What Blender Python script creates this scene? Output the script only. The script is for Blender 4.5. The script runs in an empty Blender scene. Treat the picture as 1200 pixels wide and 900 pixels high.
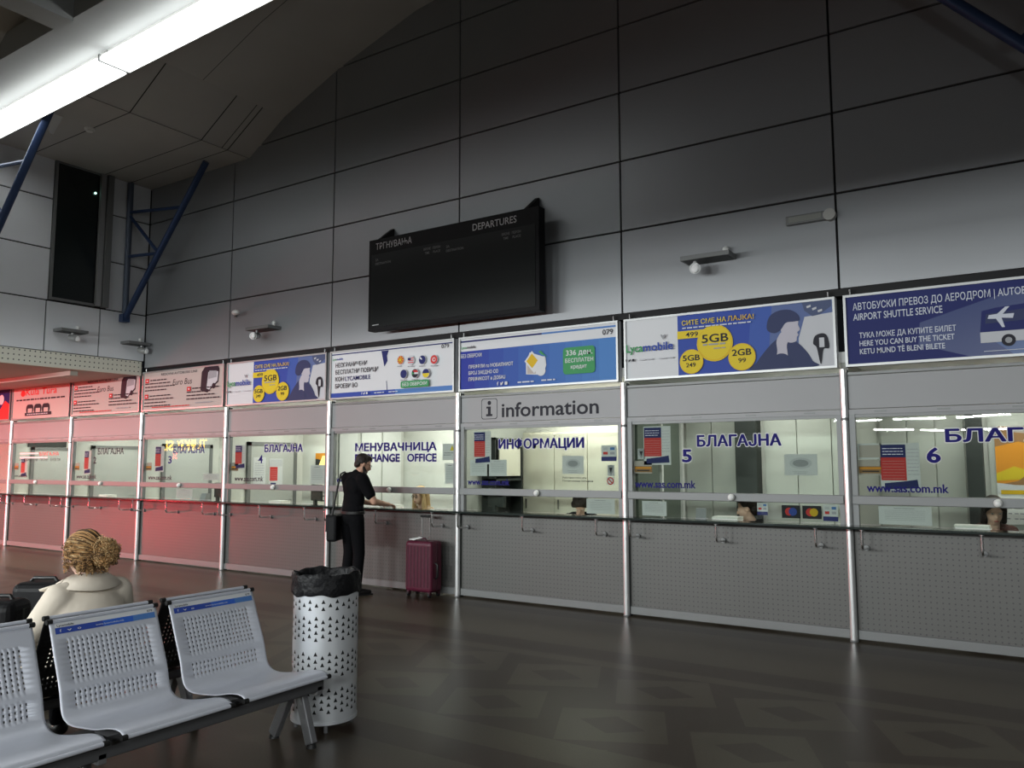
import bpy, bmesh, math, random
from mathutils import Vector, Matrix
random.seed(7)
PI = math.pi
SC = bpy.context.scene
COL = SC.collection

# ------------------------------------------------------------------ camera, world, exposure, light
EYE, CY = 1.58, -7.748
YAW, PITCH, ROLL, FPX = 0.58166, 0.09888, -0.00203, 935.47
fw = Vector((-math.sin(YAW)*math.cos(PITCH), math.cos(YAW)*math.cos(PITCH), math.sin(PITCH)))
rt0 = Vector((math.cos(YAW), math.sin(YAW), 0)); up0 = rt0.cross(fw)
rt = math.cos(ROLL)*rt0 + math.sin(ROLL)*up0
up = -math.sin(ROLL)*rt0 + math.cos(ROLL)*up0
cam_d = bpy.data.cameras.new('camera'); cam = bpy.data.objects.new('camera', cam_d); COL.objects.link(cam)
cam.matrix_world = Matrix(((rt.x, up.x, -fw.x, 0), (rt.y, up.y, -fw.y, CY), (rt.z, up.z, -fw.z, EYE), (0, 0, 0, 1)))
cam_d.sensor_width = 36; cam_d.sensor_fit = 'HORIZONTAL'; cam_d.lens = FPX/1200*36; cam_d.clip_start = .05
SC.camera = cam
SC.view_settings.view_transform = 'Standard'; SC.view_settings.look = 'None'
SC.view_settings.gamma = 1; SC.view_settings.use_curve_mapping = False
SC.view_settings.exposure = 0.0
world = bpy.data.worlds.new('world'); SC.world = world; world.use_nodes = True
world.node_tree.nodes['Background'].inputs[0].default_value = (.75, .85, 1, 1)
world.node_tree.nodes['Background'].inputs[1].default_value = .006
SC.cycles.use_denoising = True
SC.cycles.max_bounces = 8; SC.cycles.transparent_max_bounces = 12
SC.cycles.sample_clamp_indirect = 4.0
SC.cycles.caustics_reflective = False

HALL_W = 120      # each tube fixture of the low hall behind the camera
STRIP_E = 6      # emission of the long strip under the roof beam
BOOTH_W = 22.0    # each booth's ceiling lamp
LOW_W = 260         # tubes under the low ceiling at the far left
SIDE_W = 70         # unseen fill lamp on the right, added to brighten the bench and bin
LED_W = 330       # red glow above the LED sign, and the unseen red fill added below it

def area(name, loc, rot, sx, sy, watts, color=(1, 1, 1), spread=PI):
    l = bpy.data.lights.new(name, 'AREA'); l.shape = 'RECTANGLE'; l.size = sx; l.size_y = sy
    l.energy = watts; l.color = color; l.spread = spread
    o = bpy.data.objects.new(name, l); COL.objects.link(o); o.location = loc; o.rotation_euler = rot
    return o

W = 2.2065; X0 = -14.701
def PX(i): return X0 + W*i                      # posts of the counter front
BD = 1.5                                        # depth of the booths
# tubes under the low ceiling of the hall behind the camera
HALL_TUBES = [(x, y) for y in (-9.95, -11.2, -13.2) for x in (-14.5, -11, -7.5, -4, 1) if not (y > -10 and x > -6)] + [(x, y) for y in (-20.5, -29) for x in (-5.0, -3.2, -1.4, .6, 2.4, 4.2)]
for (x, y) in HALL_TUBES:
    far = y < -18
    area('hall_tube_light', (x, y, 2.92), (1.25, 0, 0), 1.5, .05 if far else .1, HALL_W*(.15 if far else .34 if y > -10 else 1.0 if x > -6 else 1.3 if x > -12 else .9), (.95, 1, 1))
for i in range(-2, 7):
    area('booth_light', (PX(i)+W*.55, .85, 2.46), (0, 0, 0), 1.2, .5, BOOTH_W*(1.5 if i < 3 else 1.45 if i < 5 else .85), (1, 1, .95))
for (x, y) in ((-15.0, -3.4), (-19.0, -3.4)): area('low_ceiling_light', (x, y, 2.93), (.02, 0, 0), 1.5, .1, LOW_W, (1, .95, .86))
for z in (2.86, .28): area('led_glow_and_fill', (-18.7, -4.9, z), (1.45, 0, 0), 1.9, .28, LED_W*(.8 if z > 1 else .8), (1, .03, .05))  # the lower one has no source there, added to redden the left counter panels
area('side_fill_light', (3.0, -6.6, 2.9), (0, 1.05, 0), .1, 1.5, SIDE_W, (.95, 1, 1))

# ------------------------------------------------------------------ materials
MATS = {}
def mat(name, col, rough=.5, metal=0.0, spec=.3, noise=0, nscale=8, bump=0, bscale=40, coat=0):
    if name in MATS: return MATS[name]
    m = bpy.data.materials.new(name); m.use_nodes = True; nt = m.node_tree; b = nt.nodes['Principled BSDF']
    b.inputs['Base Color'].default_value = (*col, 1); b.inputs['Roughness'].default_value = rough
    b.inputs['Metallic'].default_value = metal; b.inputs['Specular IOR Level'].default_value = spec
    if coat: b.inputs['Coat Weight'].default_value = coat
    if noise:
        t = nt.nodes.new('ShaderNodeTexCoord'); n = nt.nodes.new('ShaderNodeTexNoise'); n.inputs['Scale'].default_value = nscale
        n.inputs['Detail'].default_value = 4
        r = nt.nodes.new('ShaderNodeMapRange'); r.inputs[3].default_value = 1-noise; r.inputs[4].default_value = 1+noise
        mx = nt.nodes.new('ShaderNodeMix'); mx.data_type = 'RGBA'; mx.blend_type = 'MULTIPLY'; mx.inputs[0].default_value = 1
        mx.inputs[6].default_value = (*col, 1)
        nt.links.new(t.outputs['Object'], n.inputs['Vector']); nt.links.new(n.outputs[0], r.inputs[0])
        nt.links.new(r.outputs[0], mx.inputs[7]); nt.links.new(mx.outputs[2], b.inputs['Base Color'])
    if bump:
        t = nt.nodes.new('ShaderNodeTexCoord'); n = nt.nodes.new('ShaderNodeTexNoise'); n.inputs['Scale'].default_value = bscale
        bp = nt.nodes.new('ShaderNodeBump'); bp.inputs['Strength'].default_value = bump; bp.inputs['Distance'].default_value = .02
        nt.links.new(t.outputs['Object'], n.inputs['Vector']); nt.links.new(n.outputs[0], bp.inputs['Height']); nt.links.new(bp.outputs[0], b.inputs['Normal'])
    MATS[name] = m; return m
def emit(name, col, s):
    if name in MATS: return MATS[name]
    m = bpy.data.materials.new(name); m.use_nodes = True; nt = m.node_tree; nt.nodes.clear()
    e = nt.nodes.new('ShaderNodeEmission'); e.inputs[0].default_value = (*col, 1); e.inputs[1].default_value = s
    o = nt.nodes.new('ShaderNodeOutputMaterial'); nt.links.new(e.outputs[0], o.inputs[0]); MATS[name] = m; return m
class NT:
    """tiny node-math helper"""
    def __init__(s, m): s.nt = m.node_tree; s.b = s.nt.nodes.get('Principled BSDF')
    def n(s, t, **k):
        x = s.nt.nodes.new(t)
        for a, b in k.items(): setattr(x, a, b)
        return x
    def m(s, op, a, b=None, c=None):
        x = s.n('ShaderNodeMath', operation=op)
        for i, q in enumerate((a, b, c)):
            if q is None: continue
            if isinstance(q, (int, float)): x.inputs[i].default_value = q
            else: s.nt.links.new(q, x.inputs[i])
        return x.outputs[0]
    def mix(s, f, a, b):
        x = s.n('ShaderNodeMix'); x.data_type = 'RGBA'
        for i, q in ((0, f), (6, a), (7, b)):
            if isinstance(q, tuple): x.inputs[i].default_value = (*q, 1)
            elif isinstance(q, (int, float)): x.inputs[i].default_value = q
            else: s.nt.links.new(q, x.inputs[i])
        return x.outputs[2]
    def xyz(s):
        t = s.n('ShaderNodeTexCoord'); q = s.n('ShaderNodeSeparateXYZ'); s.nt.links.new(t.outputs['Object'], q.inputs[0])
        return q.outputs[0], q.outputs[1], q.outputs[2], t.outputs['Object']

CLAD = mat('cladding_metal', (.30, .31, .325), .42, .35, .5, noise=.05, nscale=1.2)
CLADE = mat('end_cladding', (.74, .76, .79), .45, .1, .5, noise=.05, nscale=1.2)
BLACK = mat('black_gap', (.012, .012, .013), .7)
ALU = mat('aluminium', (.40, .405, .405), .4, .6)
ALUP = mat('polished_post', (.92, .93, .93), .3, .75)
ALUD = mat('grey_aluminium', (.20, .205, .205), .48, .35)
LINT = mat('lintel_sheet', (.27, .27, .275), .5, .2, noise=.04, nscale=2)
CHROME = mat('chrome', (.8, .8, .8), .18, 1)
WHITE = mat('white_paint', (.8, .8, .78), .5)
CREAM = mat('cream_steel', (.62, .60, .50), .5)
BWALL = mat('booth_wall', (.66, .66, .62), .6, noise=.04, nscale=2)
BGREY = mat('booth_panel', (.50, .515, .475), .5, noise=.04, nscale=2)
BDARK = mat('dark_panel', (.035, .04, .038), .5)
ROOF = mat('roof_sheet', (.54, .53, .51), .55, noise=.08, nscale=1.5)
ROOFSEAM = mat('roof_seam', (.025, .025, .025), .6)
BEAM = mat('beam_paint', (.34, .35, .35), .6, noise=.05, nscale=2)
COFFER = mat('coffer_lining', (.09, .11, .105), .7)
BLUE = mat('blue_steel', (.03, .055, .13), .45, .2)
SOFF = mat('soffit_board', (.42, .40, .35), .6, noise=.06, nscale=2)
STRIP = emit('tube_light', (.97, 1, .985), STRIP_E)
SEATM = mat('grey_steel_seat', (.62, .64, .71), .42, .3, noise=.05, nscale=14)
SEATD = mat('black_steel_seat', (.02, .02, .022), .5, .2)
PLUG = mat('black_plastic', (.012, .012, .012), .45)
BEAMM = mat('bench_beam', (.10, .10, .105), .5, .4)
LEGM = mat('bench_leg', (.25, .25, .26), .4, .6)
BINM = mat('bin_steel', (.66, .68, .71), .34, .45, noise=.04, nscale=10)
BAGM = mat('bin_liner', (.007, .007, .008), .45, 0, .15, bump=.6, bscale=22)
SKIN = mat('skin', (.52, .30, .21), .5)
SKINP = mat('pale_skin', (.70, .46, .36), .5)
CLOTH = mat('black_cloth', (.005, .005, .006), .9, 0, .08, bump=.25, bscale=14)
JEANS = mat('black_trousers', (.005, .005, .006), .9, 0, .08, bump=.3, bscale=12)
SHOE = mat('black_leather', (.010, .009, .009), .5)
HAIRD = mat('dark_hair', (.016, .010, .008), .5, bump=.6, bscale=60)
HAIRB = mat('brown_hair', (.10, .055, .025), .55)
HAIRG = mat('golden_hair', (.36, .20, .08), .5)
HAIRL = mat('light_hair', (.50, .34, .17), .5)
COAT = mat('cream_coat', (.62, .55, .46), .8, bump=.25, bscale=9)
CASEM = mat('burgundy_shell', (.085, .012, .028), .38, noise=.06, nscale=6)
CASED = mat('burgundy_trim', (.05, .008, .018), .45)
LUGG = mat('black_luggage', (.008, .008, .009), .5, 0, .15)
SHELFG = mat('dark_glass_shelf', (.015, .022, .02), .15, 0, .6)
NAVY = mat('navy_vinyl', (.010, .008, .13), .6, 0, .15)
HALO = mat('white_halo', (.62, .62, .62), .5)
PW = mat('print_white', (.62, .63, .65), .55, 0, .2)
PB = mat('print_blue', (.035, .07, .33), .55, 0, .2)
PBD = mat('print_navy', (.016, .022, .12), .55, 0, .2)
PBL = mat('print_light_blue', (.08, .19, .46), .55, 0, .2)
PG = mat('print_green', (.05, .27, .10), .55, 0, .2)
PY = mat('print_yellow', (.66, .50, .03), .55, 0, .2)
PYD = mat('print_amber', (.62, .40, .02), .55, 0, .2)
PR = mat('print_red', (.55, .04, .04), .55, 0, .2)
PK = mat('print_ink', (.018, .018, .026), .55, 0, .2)
PGR = mat('print_grey', (.30, .31, .33), .55, 0, .2)
PGL = mat('print_pale_grey', (.50, .51, .54), .55, 0, .2)
PPK = mat('print_paper', (.44, .39, .36), .55, 0, .2)
PSK = mat('print_flesh', (.46, .44, .50), .55, 0, .2)
PSH = mat('print_shade', (.035, .045, .11), .55, 0, .2)
PTXT = mat('print_dim_text', (.55, .58, .66), .55, 0, .2)
BROWN = mat('print_brown', (.30, .16, .07), .55, 0, .2)
ORANGE = mat('print_orange', (.70, .28, .03), .55, 0, .2)

# perforated counter sheet: a square grid of small dark holes
def perforated(name, col, pitch, rad, rough=.45, metal=.35, along_y=False):
    m = mat(name, col, rough, metal); t = NT(m); x, y, z, _ = t.xyz()
    if along_y: x = y
    fx = t.m('SUBTRACT', t.m('FRACT', t.m('DIVIDE', x, pitch)), .5); fz = t.m('SUBTRACT', t.m('FRACT', t.m('DIVIDE', z, pitch)), .5)
    d = t.m('SQRT', t.m('ADD', t.m('MULTIPLY', fx, fx), t.m('MULTIPLY', fz, fz)))
    k = t.m('LESS_THAN', d, rad/pitch)
    t.nt.links.new(t.mix(k, col, (.07, .07, .07)), t.b.inputs['Base Color']); return m
PERF = perforated('perforated_sheet', (.125, .123, .118), .046, .0065, .42, .3)
FASC = perforated('perforated_fascia', (.66, .65, .56), .075, .011, .5, 0, True)

# glass: thin pane, transparent with a Fresnel mirror and a slight waviness
def glassmat():
    m = bpy.data.materials.new('window_glass'); m.use_nodes = True; nt = m.node_tree; nt.nodes.clear()
    tr = nt.nodes.new('ShaderNodeBsdfTransparent'); tr.inputs[0].default_value = (.90, .93, .90, 1)
    gl = nt.nodes.new('ShaderNodeBsdfGlossy'); gl.inputs['Roughness'].default_value = .012
    fr = nt.nodes.new('ShaderNodeFresnel'); ge = nt.nodes.new('ShaderNodeNewGeometry'); ir = nt.nodes.new('ShaderNodeMapRange'); ir.inputs[3].default_value = 1.5; ir.inputs[4].default_value = 1/1.5; nt.links.new(ge.outputs['Backfacing'], ir.inputs[0]); nt.links.new(ir.outputs[0], fr.inputs[0])
    mu = nt.nodes.new('ShaderNodeMath'); mu.operation = 'MULTIPLY'; mu.inputs[1].default_value = 1.0; mu.use_clamp = True
    tc = nt.nodes.new('ShaderNodeTexCoord'); n = nt.nodes.new('ShaderNodeTexNoise'); n.inputs['Scale'].default_value = 2.4; n.inputs['Detail'].default_value = 0
    bp = nt.nodes.new('ShaderNodeBump'); bp.inputs['Strength'].default_value = .05; bp.inputs['Distance'].default_value = .03
    mx = nt.nodes.new('ShaderNodeMixShader'); o = nt.nodes.new('ShaderNodeOutputMaterial')
    L = nt.links.new
    L(tc.outputs['Object'], n.inputs['Vector']); L(n.outputs[0], bp.inputs['Height']); L(bp.outputs[0], gl.inputs['Normal'])
    L(fr.outputs[0], mu.inputs[0]); L(mu.outputs[0], mx.inputs[0]); L(tr.outputs[0], mx.inputs[1]); L(gl.outputs[0], mx.inputs[2]); L(mx.outputs[0], o.inputs[0])
    return m
GLASS = glassmat()

# terrazzo floor with brown bands, tilted squares and inner lozenges
def floormat():
    A, B = (.060, .048, .034), (.037, .025, .018)
    m = mat('terrazzo_floor', A, .3, 0, .12); t = NT(m); x, y, z, co = t.xyz()
    PXp, PYp = .862, .81
    def cell(v, c, p): return t.m('MULTIPLY', t.m('SUBTRACT', t.m('FRACT', t.m('ADD', t.m('DIVIDE', t.m('SUBTRACT', v, c), p), .5)), .5), p)
    lx, ly = cell(x, -3.12, PXp), cell(y, -3.22, PYp)
    c, s = math.cos(math.radians(24.5)), math.sin(math.radians(24.5))
    rx = t.m('ADD', t.m('MULTIPLY', lx, c), t.m('MULTIPLY', ly, s)); ry = t.m('SUBTRACT', t.m('MULTIPLY', ly, c), t.m('MULTIPLY', lx, s))
    sq = t.m('MULTIPLY', t.m('LESS_THAN', t.m('ABSOLUTE', rx), .325), t.m('LESS_THAN', t.m('ABSOLUTE', ry), .30))
    lo = t.m('LESS_THAN', t.m('ADD', t.m('DIVIDE', t.m('ABSOLUTE', t.m('ADD', lx, t.m('MULTIPLY', ly, .25))), .22), t.m('DIVIDE', t.m('ABSOLUTE', ly), .16)), 1.0)
    zone = t.m('MULTIPLY', t.m('GREATER_THAN', y, -3.64), t.m('LESS_THAN', y, -2.0))
    band = lambda a, b: t.m('MULTIPLY', t.m('GREATER_THAN', y, a), t.m('LESS_THAN', y, b))
    brown = t.m('MULTIPLY', zone, t.m('SUBTRACT', 1.0, t.m('MULTIPLY', sq, t.m('SUBTRACT', 1.0, lo))))
    brown = t.m('MAXIMUM', brown, t.m('MAXIMUM', band(-4.21, -3.94), t.m('MAXIMUM', band(-1.85, -1.52), t.m('MAXIMUM', band(-7.9, -7.6), band(-.42, -.2)))))
    n1 = t.n('ShaderNodeTexNoise'); n1.inputs['Scale'].default_value = 90; n1.inputs['Detail'].default_value = 3
    n2 = t.n('ShaderNodeTexNoise'); n2.inputs['Scale'].default_value = 1.3; n2.inputs['Detail'].default_value = 4
    t.nt.links.new(co, n1.inputs['Vector']); t.nt.links.new(co, n2.inputs['Vector'])
    k = t.m('ADD', .55, t.m('ADD', t.m('MULTIPLY', n1.outputs[0], .55), t.m('MULTIPLY', n2.outputs[0], .35)))
    colr = t.mix(brown, A, B)
    mx = t.n('ShaderNodeMix'); mx.data_type = 'RGBA'; mx.blend_type = 'MULTIPLY'; mx.inputs[0].default_value = 1
    t.nt.links.new(colr, mx.inputs[6]); t.nt.links.new(k, mx.inputs[7]); t.nt.links.new(mx.outputs[2], t.b.inputs['Base Color'])
    t.nt.links.new(t.m('ADD', .29, t.m('MULTIPLY', n2.outputs[0], .05)), t.b.inputs['Roughness'])
    return m
FLOOR = floormat()

# ------------------------------------------------------------------ mesh helpers
class MB:
    def __init__(s): s.v = []; s.f = []; s.mi = []; s.cur = 0
    def mat(s, i): s.cur = i; return s
    def face(s, pts):
        k = len(s.v); s.v += [tuple(p) for p in pts]; s.f.append(tuple(range(k, k+len(pts)))); s.mi.append(s.cur); return s
    def raw(s, vs, fs):
        k = len(s.v); s.v += [tuple(p) for p in vs]
        for f in fs: s.f.append(tuple(i+k for i in f)); s.mi.append(s.cur)
        return s
    def box(s, x0, x1, y0, y1, z0, z1):
        x0, x1 = sorted((x0, x1)); y0, y1 = sorted((y0, y1)); z0, z1 = sorted((z0, z1))
        return s.raw([(x0, y0, z0), (x1, y0, z0), (x1, y1, z0), (x0, y1, z0), (x0, y0, z1), (x1, y0, z1), (x1, y1, z1), (x0, y1, z1)],
                     [(3, 2, 1, 0), (4, 5, 6, 7), (0, 1, 5, 4), (1, 2, 6, 5), (2, 3, 7, 6), (3, 0, 4, 7)])
    def cyl(s, p0, p1, r0, r1=None, n=16, caps=True):
        r1 = r0 if r1 is None else r1; p0 = Vector(p0); p1 = Vector(p1); d = (p1-p0).normalized()
        a = d.orthogonal().normalized(); b = d.cross(a)
        vs = []; fs = []
        for p, r in ((p0, r0), (p1, r1)):
            for i in range(n): t = 2*PI*i/n; vs.append(p + (a*math.cos(t)+b*math.sin(t))*r)
        for i in range(n): j = (i+1) % n; fs.append((i, j, n+j, n+i))
        if caps: fs.append(tuple(range(n-1, -1, -1))); fs.append(tuple(range(n, 2*n)))
        return s.raw(vs, fs)
    def tube(s, pts, r, n=10):
        pts = [Vector(p) for p in pts]; vs = []; fs = []; N = len(pts)
        rr = r if isinstance(r, (list, tuple)) else [r]*N
        a = None
        for i, p in enumerate(pts):
            d = (pts[min(i+1, N-1)] - pts[max(i-1, 0)]).normalized()
            if a is None: a = d.orthogonal().normalized()
            a = (a - d*a.dot(d)).normalized(); b = d.cross(a)
            for k in range(n): t = 2*PI*k/n; vs.append(p + (a*math.cos(t)+b*math.sin(t))*rr[i])
        for i in range(N-1):
            for k in range(n): j = (k+1) % n; fs.append((i*n+k, i*n+j, (i+1)*n+j, (i+1)*n+k))
        fs.append(tuple(range(n-1, -1, -1))); fs.append(tuple(range((N-1)*n, N*n)))
        return s.raw(vs, fs)
    def sph(s, c, r, nu=16, nv=10, rot=None):
        r = (r, r, r) if isinstance(r, (int, float)) else r; c = Vector(c)
        vs = [Vector((0, 0, r[2]))]; fs = []
        for j in range(1, nv):
            ph = PI*j/nv
            for i in range(nu): th = 2*PI*i/nu; vs.append(Vector((r[0]*math.sin(ph)*math.cos(th), r[1]*math.sin(ph)*math.sin(th), r[2]*math.cos(ph))))
        vs.append(Vector((0, 0, -r[2])))
        for i in range(nu): fs.append((0, 1+i, 1+(i+1) % nu))
        for j in range(nv-2):
            for i in range(nu): a = 1+j*nu; fs.append((a+i, a+nu+i, a+nu+(i+1) % nu, a+(i+1) % nu))
        a = 1+(nv-2)*nu
        for i in range(nu): fs.append((a+i, len(vs)-1, a+(i+1) % nu))
        if rot is not None: vs = [rot @ q for q in vs]
        return s.raw([q+c for q in vs], fs)
    def lathe(s, prof, c=(0, 0, 0), n=32):
        vs = []; fs = []; N = len(prof)
        for r, z in prof:
            for i in range(n): t = 2*PI*i/n; vs.append((c[0]+r*math.cos(t), c[1]+r*math.sin(t), c[2]+z))
        for k in range(N-1):
            for i in range(n): j = (i+1) % n; fs.append((k*n+i, k*n+j, (k+1)*n+j, (k+1)*n+i))
        return s.raw(vs, fs)
    def build(s, name, mats, parent=None, smooth=False, bevel=0, loc=None, fixn=False):
        me = bpy.data.meshes.new(name); me.from_pydata(s.v, [], s.f); me.update()
        for m in (mats if isinstance(mats, (list, tuple)) else [mats]): me.materials.append(m)
        me.polygons.foreach_set('material_index', s.mi)
        if fixn:
            bm = bmesh.new(); bm.from_mesh(me); bmesh.ops.recalc_face_normals(bm, faces=bm.faces); bm.to_mesh(me); bm.free()
        if smooth: me.polygons.foreach_set('use_smooth', [True]*len(me.polygons))
        o = bpy.data.objects.new(name, me); COL.objects.link(o)
        if parent: o.parent = parent
        if loc is not None: o.location = loc
        if bevel:
            b = o.modifiers.new('bevel', 'BEVEL'); b.width = bevel; b.segments = 2; b.limit_method = 'ANGLE'; b.angle_limit = .7
        if smooth and bevel == 0: smooth_angle(me)
        return o
def smooth_angle(me, ang=.75):
    bm = bmesh.new(); bm.from_mesh(me)
    for e in bm.edges:
        if len(e.link_faces) == 2 and e.calc_face_angle(0) > ang: e.smooth = False
    bm.to_mesh(me); bm.free()
def tag(o, label, cat, group=None):
    o['label'] = label; o['category'] = cat
    if group: o['group'] = group
    return o
def thing(name, label, cat, loc=(0, 0, 0), rz=0, group=None):
    o = bpy.data.objects.new(name, None); COL.objects.link(o); o.location = loc; o.rotation_euler = (0, 0, rz)
    o.empty_display_size = .1
    return tag(o, label, cat, group)
def struct(o): o['kind'] = 'structure'; return o
def copy_tree(o, parent=None):
    c = o.copy(); COL.objects.link(c)
    if parent: c.parent = parent
    for ch in list(o.children):
        if ch.name in bpy.data.objects: copy_tree(ch, c)
    return c

_tc = {}
def text_geo(s, bold=0.0, space=1.0):
    k = (s, bold, space)
    if k in _tc: return _tc[k]
    cu = bpy.data.curves.new('t', 'FONT'); cu.body = s; cu.resolution_u = 3; cu.fill_mode = 'FRONT' if hasattr(cu, 'fill_mode') else cu.fill_mode
    cu.offset = bold; cu.space_character = space; cu.size = 1
    o = bpy.data.objects.new('t', cu); COL.objects.link(o)
    dg = bpy.context.evaluated_depsgraph_get(); me = bpy.data.meshes.new_from_object(o.evaluated_get(dg))
    v = [(p.co.x, p.co.y) for p in me.vertices]; f = [tuple(p.vertices) for p in me.polygons]
    bpy.data.objects.remove(o); bpy.data.curves.remove(cu); bpy.data.meshes.remove(me)
    if v:
        xa = min(p[0] for p in v); xb = max(p[0] for p in v)
    else: xa, xb = 0, 1
    _tc[k] = (v, f, xa, xb); return _tc[k]
def put_text(mb, mi, s, x, z, h, w=None, y=0.0, bold=.012, space=1.0, mirror=False, slant=0):
    """s with its baseline at (x, z); capitals h high; stretched to width w; on the plane y, facing -Y"""
    if bold > .012:
        k = (bold-.010)*h*1.1
        for q, (dx, dz) in enumerate(((-k, 0), (k, 0), (0, k*.6), (0, -k*.6))): put_text(mb, mi, s, x+dx, z+dz, h, w, y-.00012*q, .010, space, mirror, slant)
        return
    v, f, xa, xb = text_geo(s, bold, space)
    sy = h/.73; sx = (w/(xb-xa)) if w else sy
    mb.mat(mi)
    mb.raw([(x+((p[0]-xa) if not mirror else (xb-p[0]))*sx+slant*p[1]*sy, y, z+p[1]*sy) for p in v], f if not mirror else [tuple(reversed(q)) for q in f])
class Print:
    """flat printed layers on a board; every layer 0.6 mm in front of the one before"""
    def __init__(s, y=0): s.p = MB(); s.g = MB(); s.ts = []; s.m = []; s.y = y; s.k = 0
    def mi(s, m):
        if m not in s.m: s.m.append(m)
        return s.m.index(m)
    def nxt(s): s.k += 1; return s.y - .0007*s.k
    def poly(s, m, pts, same=False):
        y = s.nxt() if not same else s.y-.0007*s.k
        s.p.mat(s.mi(m)); s.p.face([(a, y, b) for a, b in pts])
    def soft(s, m, pts, n=5):
        """closed outline rounded through pts"""
        out = []; N = len(pts)
        for i in range(N):
            a, b, c, d = (Vector(pts[(i+k-1) % N]) for k in range(4))
            for j in range(n): t = j/n; out.append(.5*((2*b)+(c-a)*t+(2*a-5*b+4*c-d)*t*t+(3*b-a-3*c+d)*t**3))
        s.poly(m, [(p.x, p.y) for p in out])
    def rect(s, m, x0, z0, x1, z1, r=0):
        if r:
            pts = []
            for cx, cz, a in ((x1-r, z1-r, 0), (x0+r, z1-r, 1), (x0+r, z0+r, 2), (x1-r, z0+r, 3)):
                for q in range(5): t = PI/2*(a+q/4); pts.append((cx+r*math.cos(t), cz+r*math.sin(t)))
            s.poly(m, list(reversed(pts))[::-1])
        else: s.poly(m, [(x0, z0), (x1, z0), (x1, z1), (x0, z1)])
    def disc(s, m, x, z, r, rz=None, n=28, a0=0, a1=2*PI):
        rz = rz or r; s.poly(m, [(x+r*math.cos(a0+(a1-a0)*i/n), z+rz*math.sin(a0+(a1-a0)*i/n)) for i in range(n + (a1-a0 < 6))])
    def text(s, m, st, x, z, h, w=None, bold=.012, slant=0, space=1.0):
        mb = MB(); put_text(mb, s.mi(m), st, x, z, h, w, s.nxt(), bold, space, slant=slant); s.ts.append(mb)
    def greek(s, m, x0, x1, z, h, seed=0):
        """a line of print too small to read: short word-long bars"""
        rg = random.Random(seed); x = x0
        y = s.nxt()
        while x < x1-h:
            l = min(rg.uniform(1.2, 3.6)*h, x1-x); s.g.mat(s.mi(m)); s.g.face([(x, y, z), (x+l, y, z), (x+l, y, z+h*.55), (x, y, z+h*.55)]); x += l+h*.5
    def build(s, parent):
        for mb, n in [(s.p, 'printed_picture'), (s.g, 'print_lines')] + [(q, 'lettering') for q in s.ts]:
            if mb.f: mb.build(n, s.m, parent)

def blob(name, prims, m, parent=None, voxel=.012, smooth=4, sub=0):
    """one continuous skin over rounded cones and ellipsoids"""
    mb = MB()
    for p in prims:
        if p[0] == 'c':
            _, a, ra, b, rb = p; mb.cyl(a, b, ra, rb, 14); mb.sph(a, ra, 14, 8); mb.sph(b, rb, 14, 8)
        elif p[0] == 'e': mb.sph(p[1], p[2], 18, 12, p[3] if len(p) > 3 else None)
    me = bpy.data.meshes.new(name); me.from_pydata(mb.v, [], mb.f)
    o = bpy.data.objects.new('tmp', me); COL.objects.link(o)
    r = o.modifiers.new('r', 'REMESH'); r.mode = 'VOXEL'; r.voxel_size = voxel
    if smooth: k = o.modifiers.new('s', 'SMOOTH'); k.iterations = smooth; k.factor = .5
    dg = bpy.context.evaluated_depsgraph_get(); dg.update()
    out = bpy.data.meshes.new_from_object(o.evaluated_get(dg)); out.name = name
    bpy.data.objects.remove(o); bpy.data.meshes.remove(me)
    out.materials.clear(); out.materials.append(m); out.polygons.foreach_set('use_smooth', [True]*len(out.polygons))
    ob = bpy.data.objects.new(name, out); COL.objects.link(ob)
    if parent: ob.parent = parent
    return ob

# ------------------------------------------------------------------ the setting
struct(MB().box(-26, 6, -34, BD+.1, -.1, 0).build('floor', FLOOR))
# main wall: cladding panels with open joints over a black backing
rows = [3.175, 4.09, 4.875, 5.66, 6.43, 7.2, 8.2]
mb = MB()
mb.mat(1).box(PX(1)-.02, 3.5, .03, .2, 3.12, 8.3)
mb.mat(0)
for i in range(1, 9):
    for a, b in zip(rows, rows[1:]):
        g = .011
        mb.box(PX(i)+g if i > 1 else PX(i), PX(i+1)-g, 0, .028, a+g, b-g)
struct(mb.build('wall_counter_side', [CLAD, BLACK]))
# end wall: the same panels, light; a dark tall opening between two tubes
XE = -12.517
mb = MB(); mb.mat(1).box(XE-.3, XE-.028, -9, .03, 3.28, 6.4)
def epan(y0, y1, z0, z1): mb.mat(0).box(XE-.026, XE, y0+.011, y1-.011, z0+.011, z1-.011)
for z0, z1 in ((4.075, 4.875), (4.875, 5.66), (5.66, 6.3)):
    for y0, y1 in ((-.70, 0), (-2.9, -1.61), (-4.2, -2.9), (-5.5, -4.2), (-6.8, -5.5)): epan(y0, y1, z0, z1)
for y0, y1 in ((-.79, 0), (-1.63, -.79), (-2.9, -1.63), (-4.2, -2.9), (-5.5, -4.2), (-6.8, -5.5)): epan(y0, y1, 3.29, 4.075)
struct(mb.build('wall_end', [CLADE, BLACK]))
wn = struct(MB().box(XE-.02, XE+.012, -1.57, -.93, 4.13, 6.25).build('window_1', mat('dark_window_glass', (.012, .016, .016), .12, 0, .5)))
struct(MB().box(XE-.02, XE+.03, -1.61, -1.57, 4.09, 6.28).box(XE-.02, XE+.03, -1.57, -.9, 6.25, 6.28).box(XE-.02, XE+.03, -1.57, -.9, 4.09, 4.13).build('window_frame', ALUD, wn))
struct(MB().box(XE, XE+.06, -.90, -.82, 4.1, 6.28).mat(1).box(XE, XE+.09, -.80, -.705, 4.09, 6.28).build('trim_1', [ALU, ALUD]))
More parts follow.
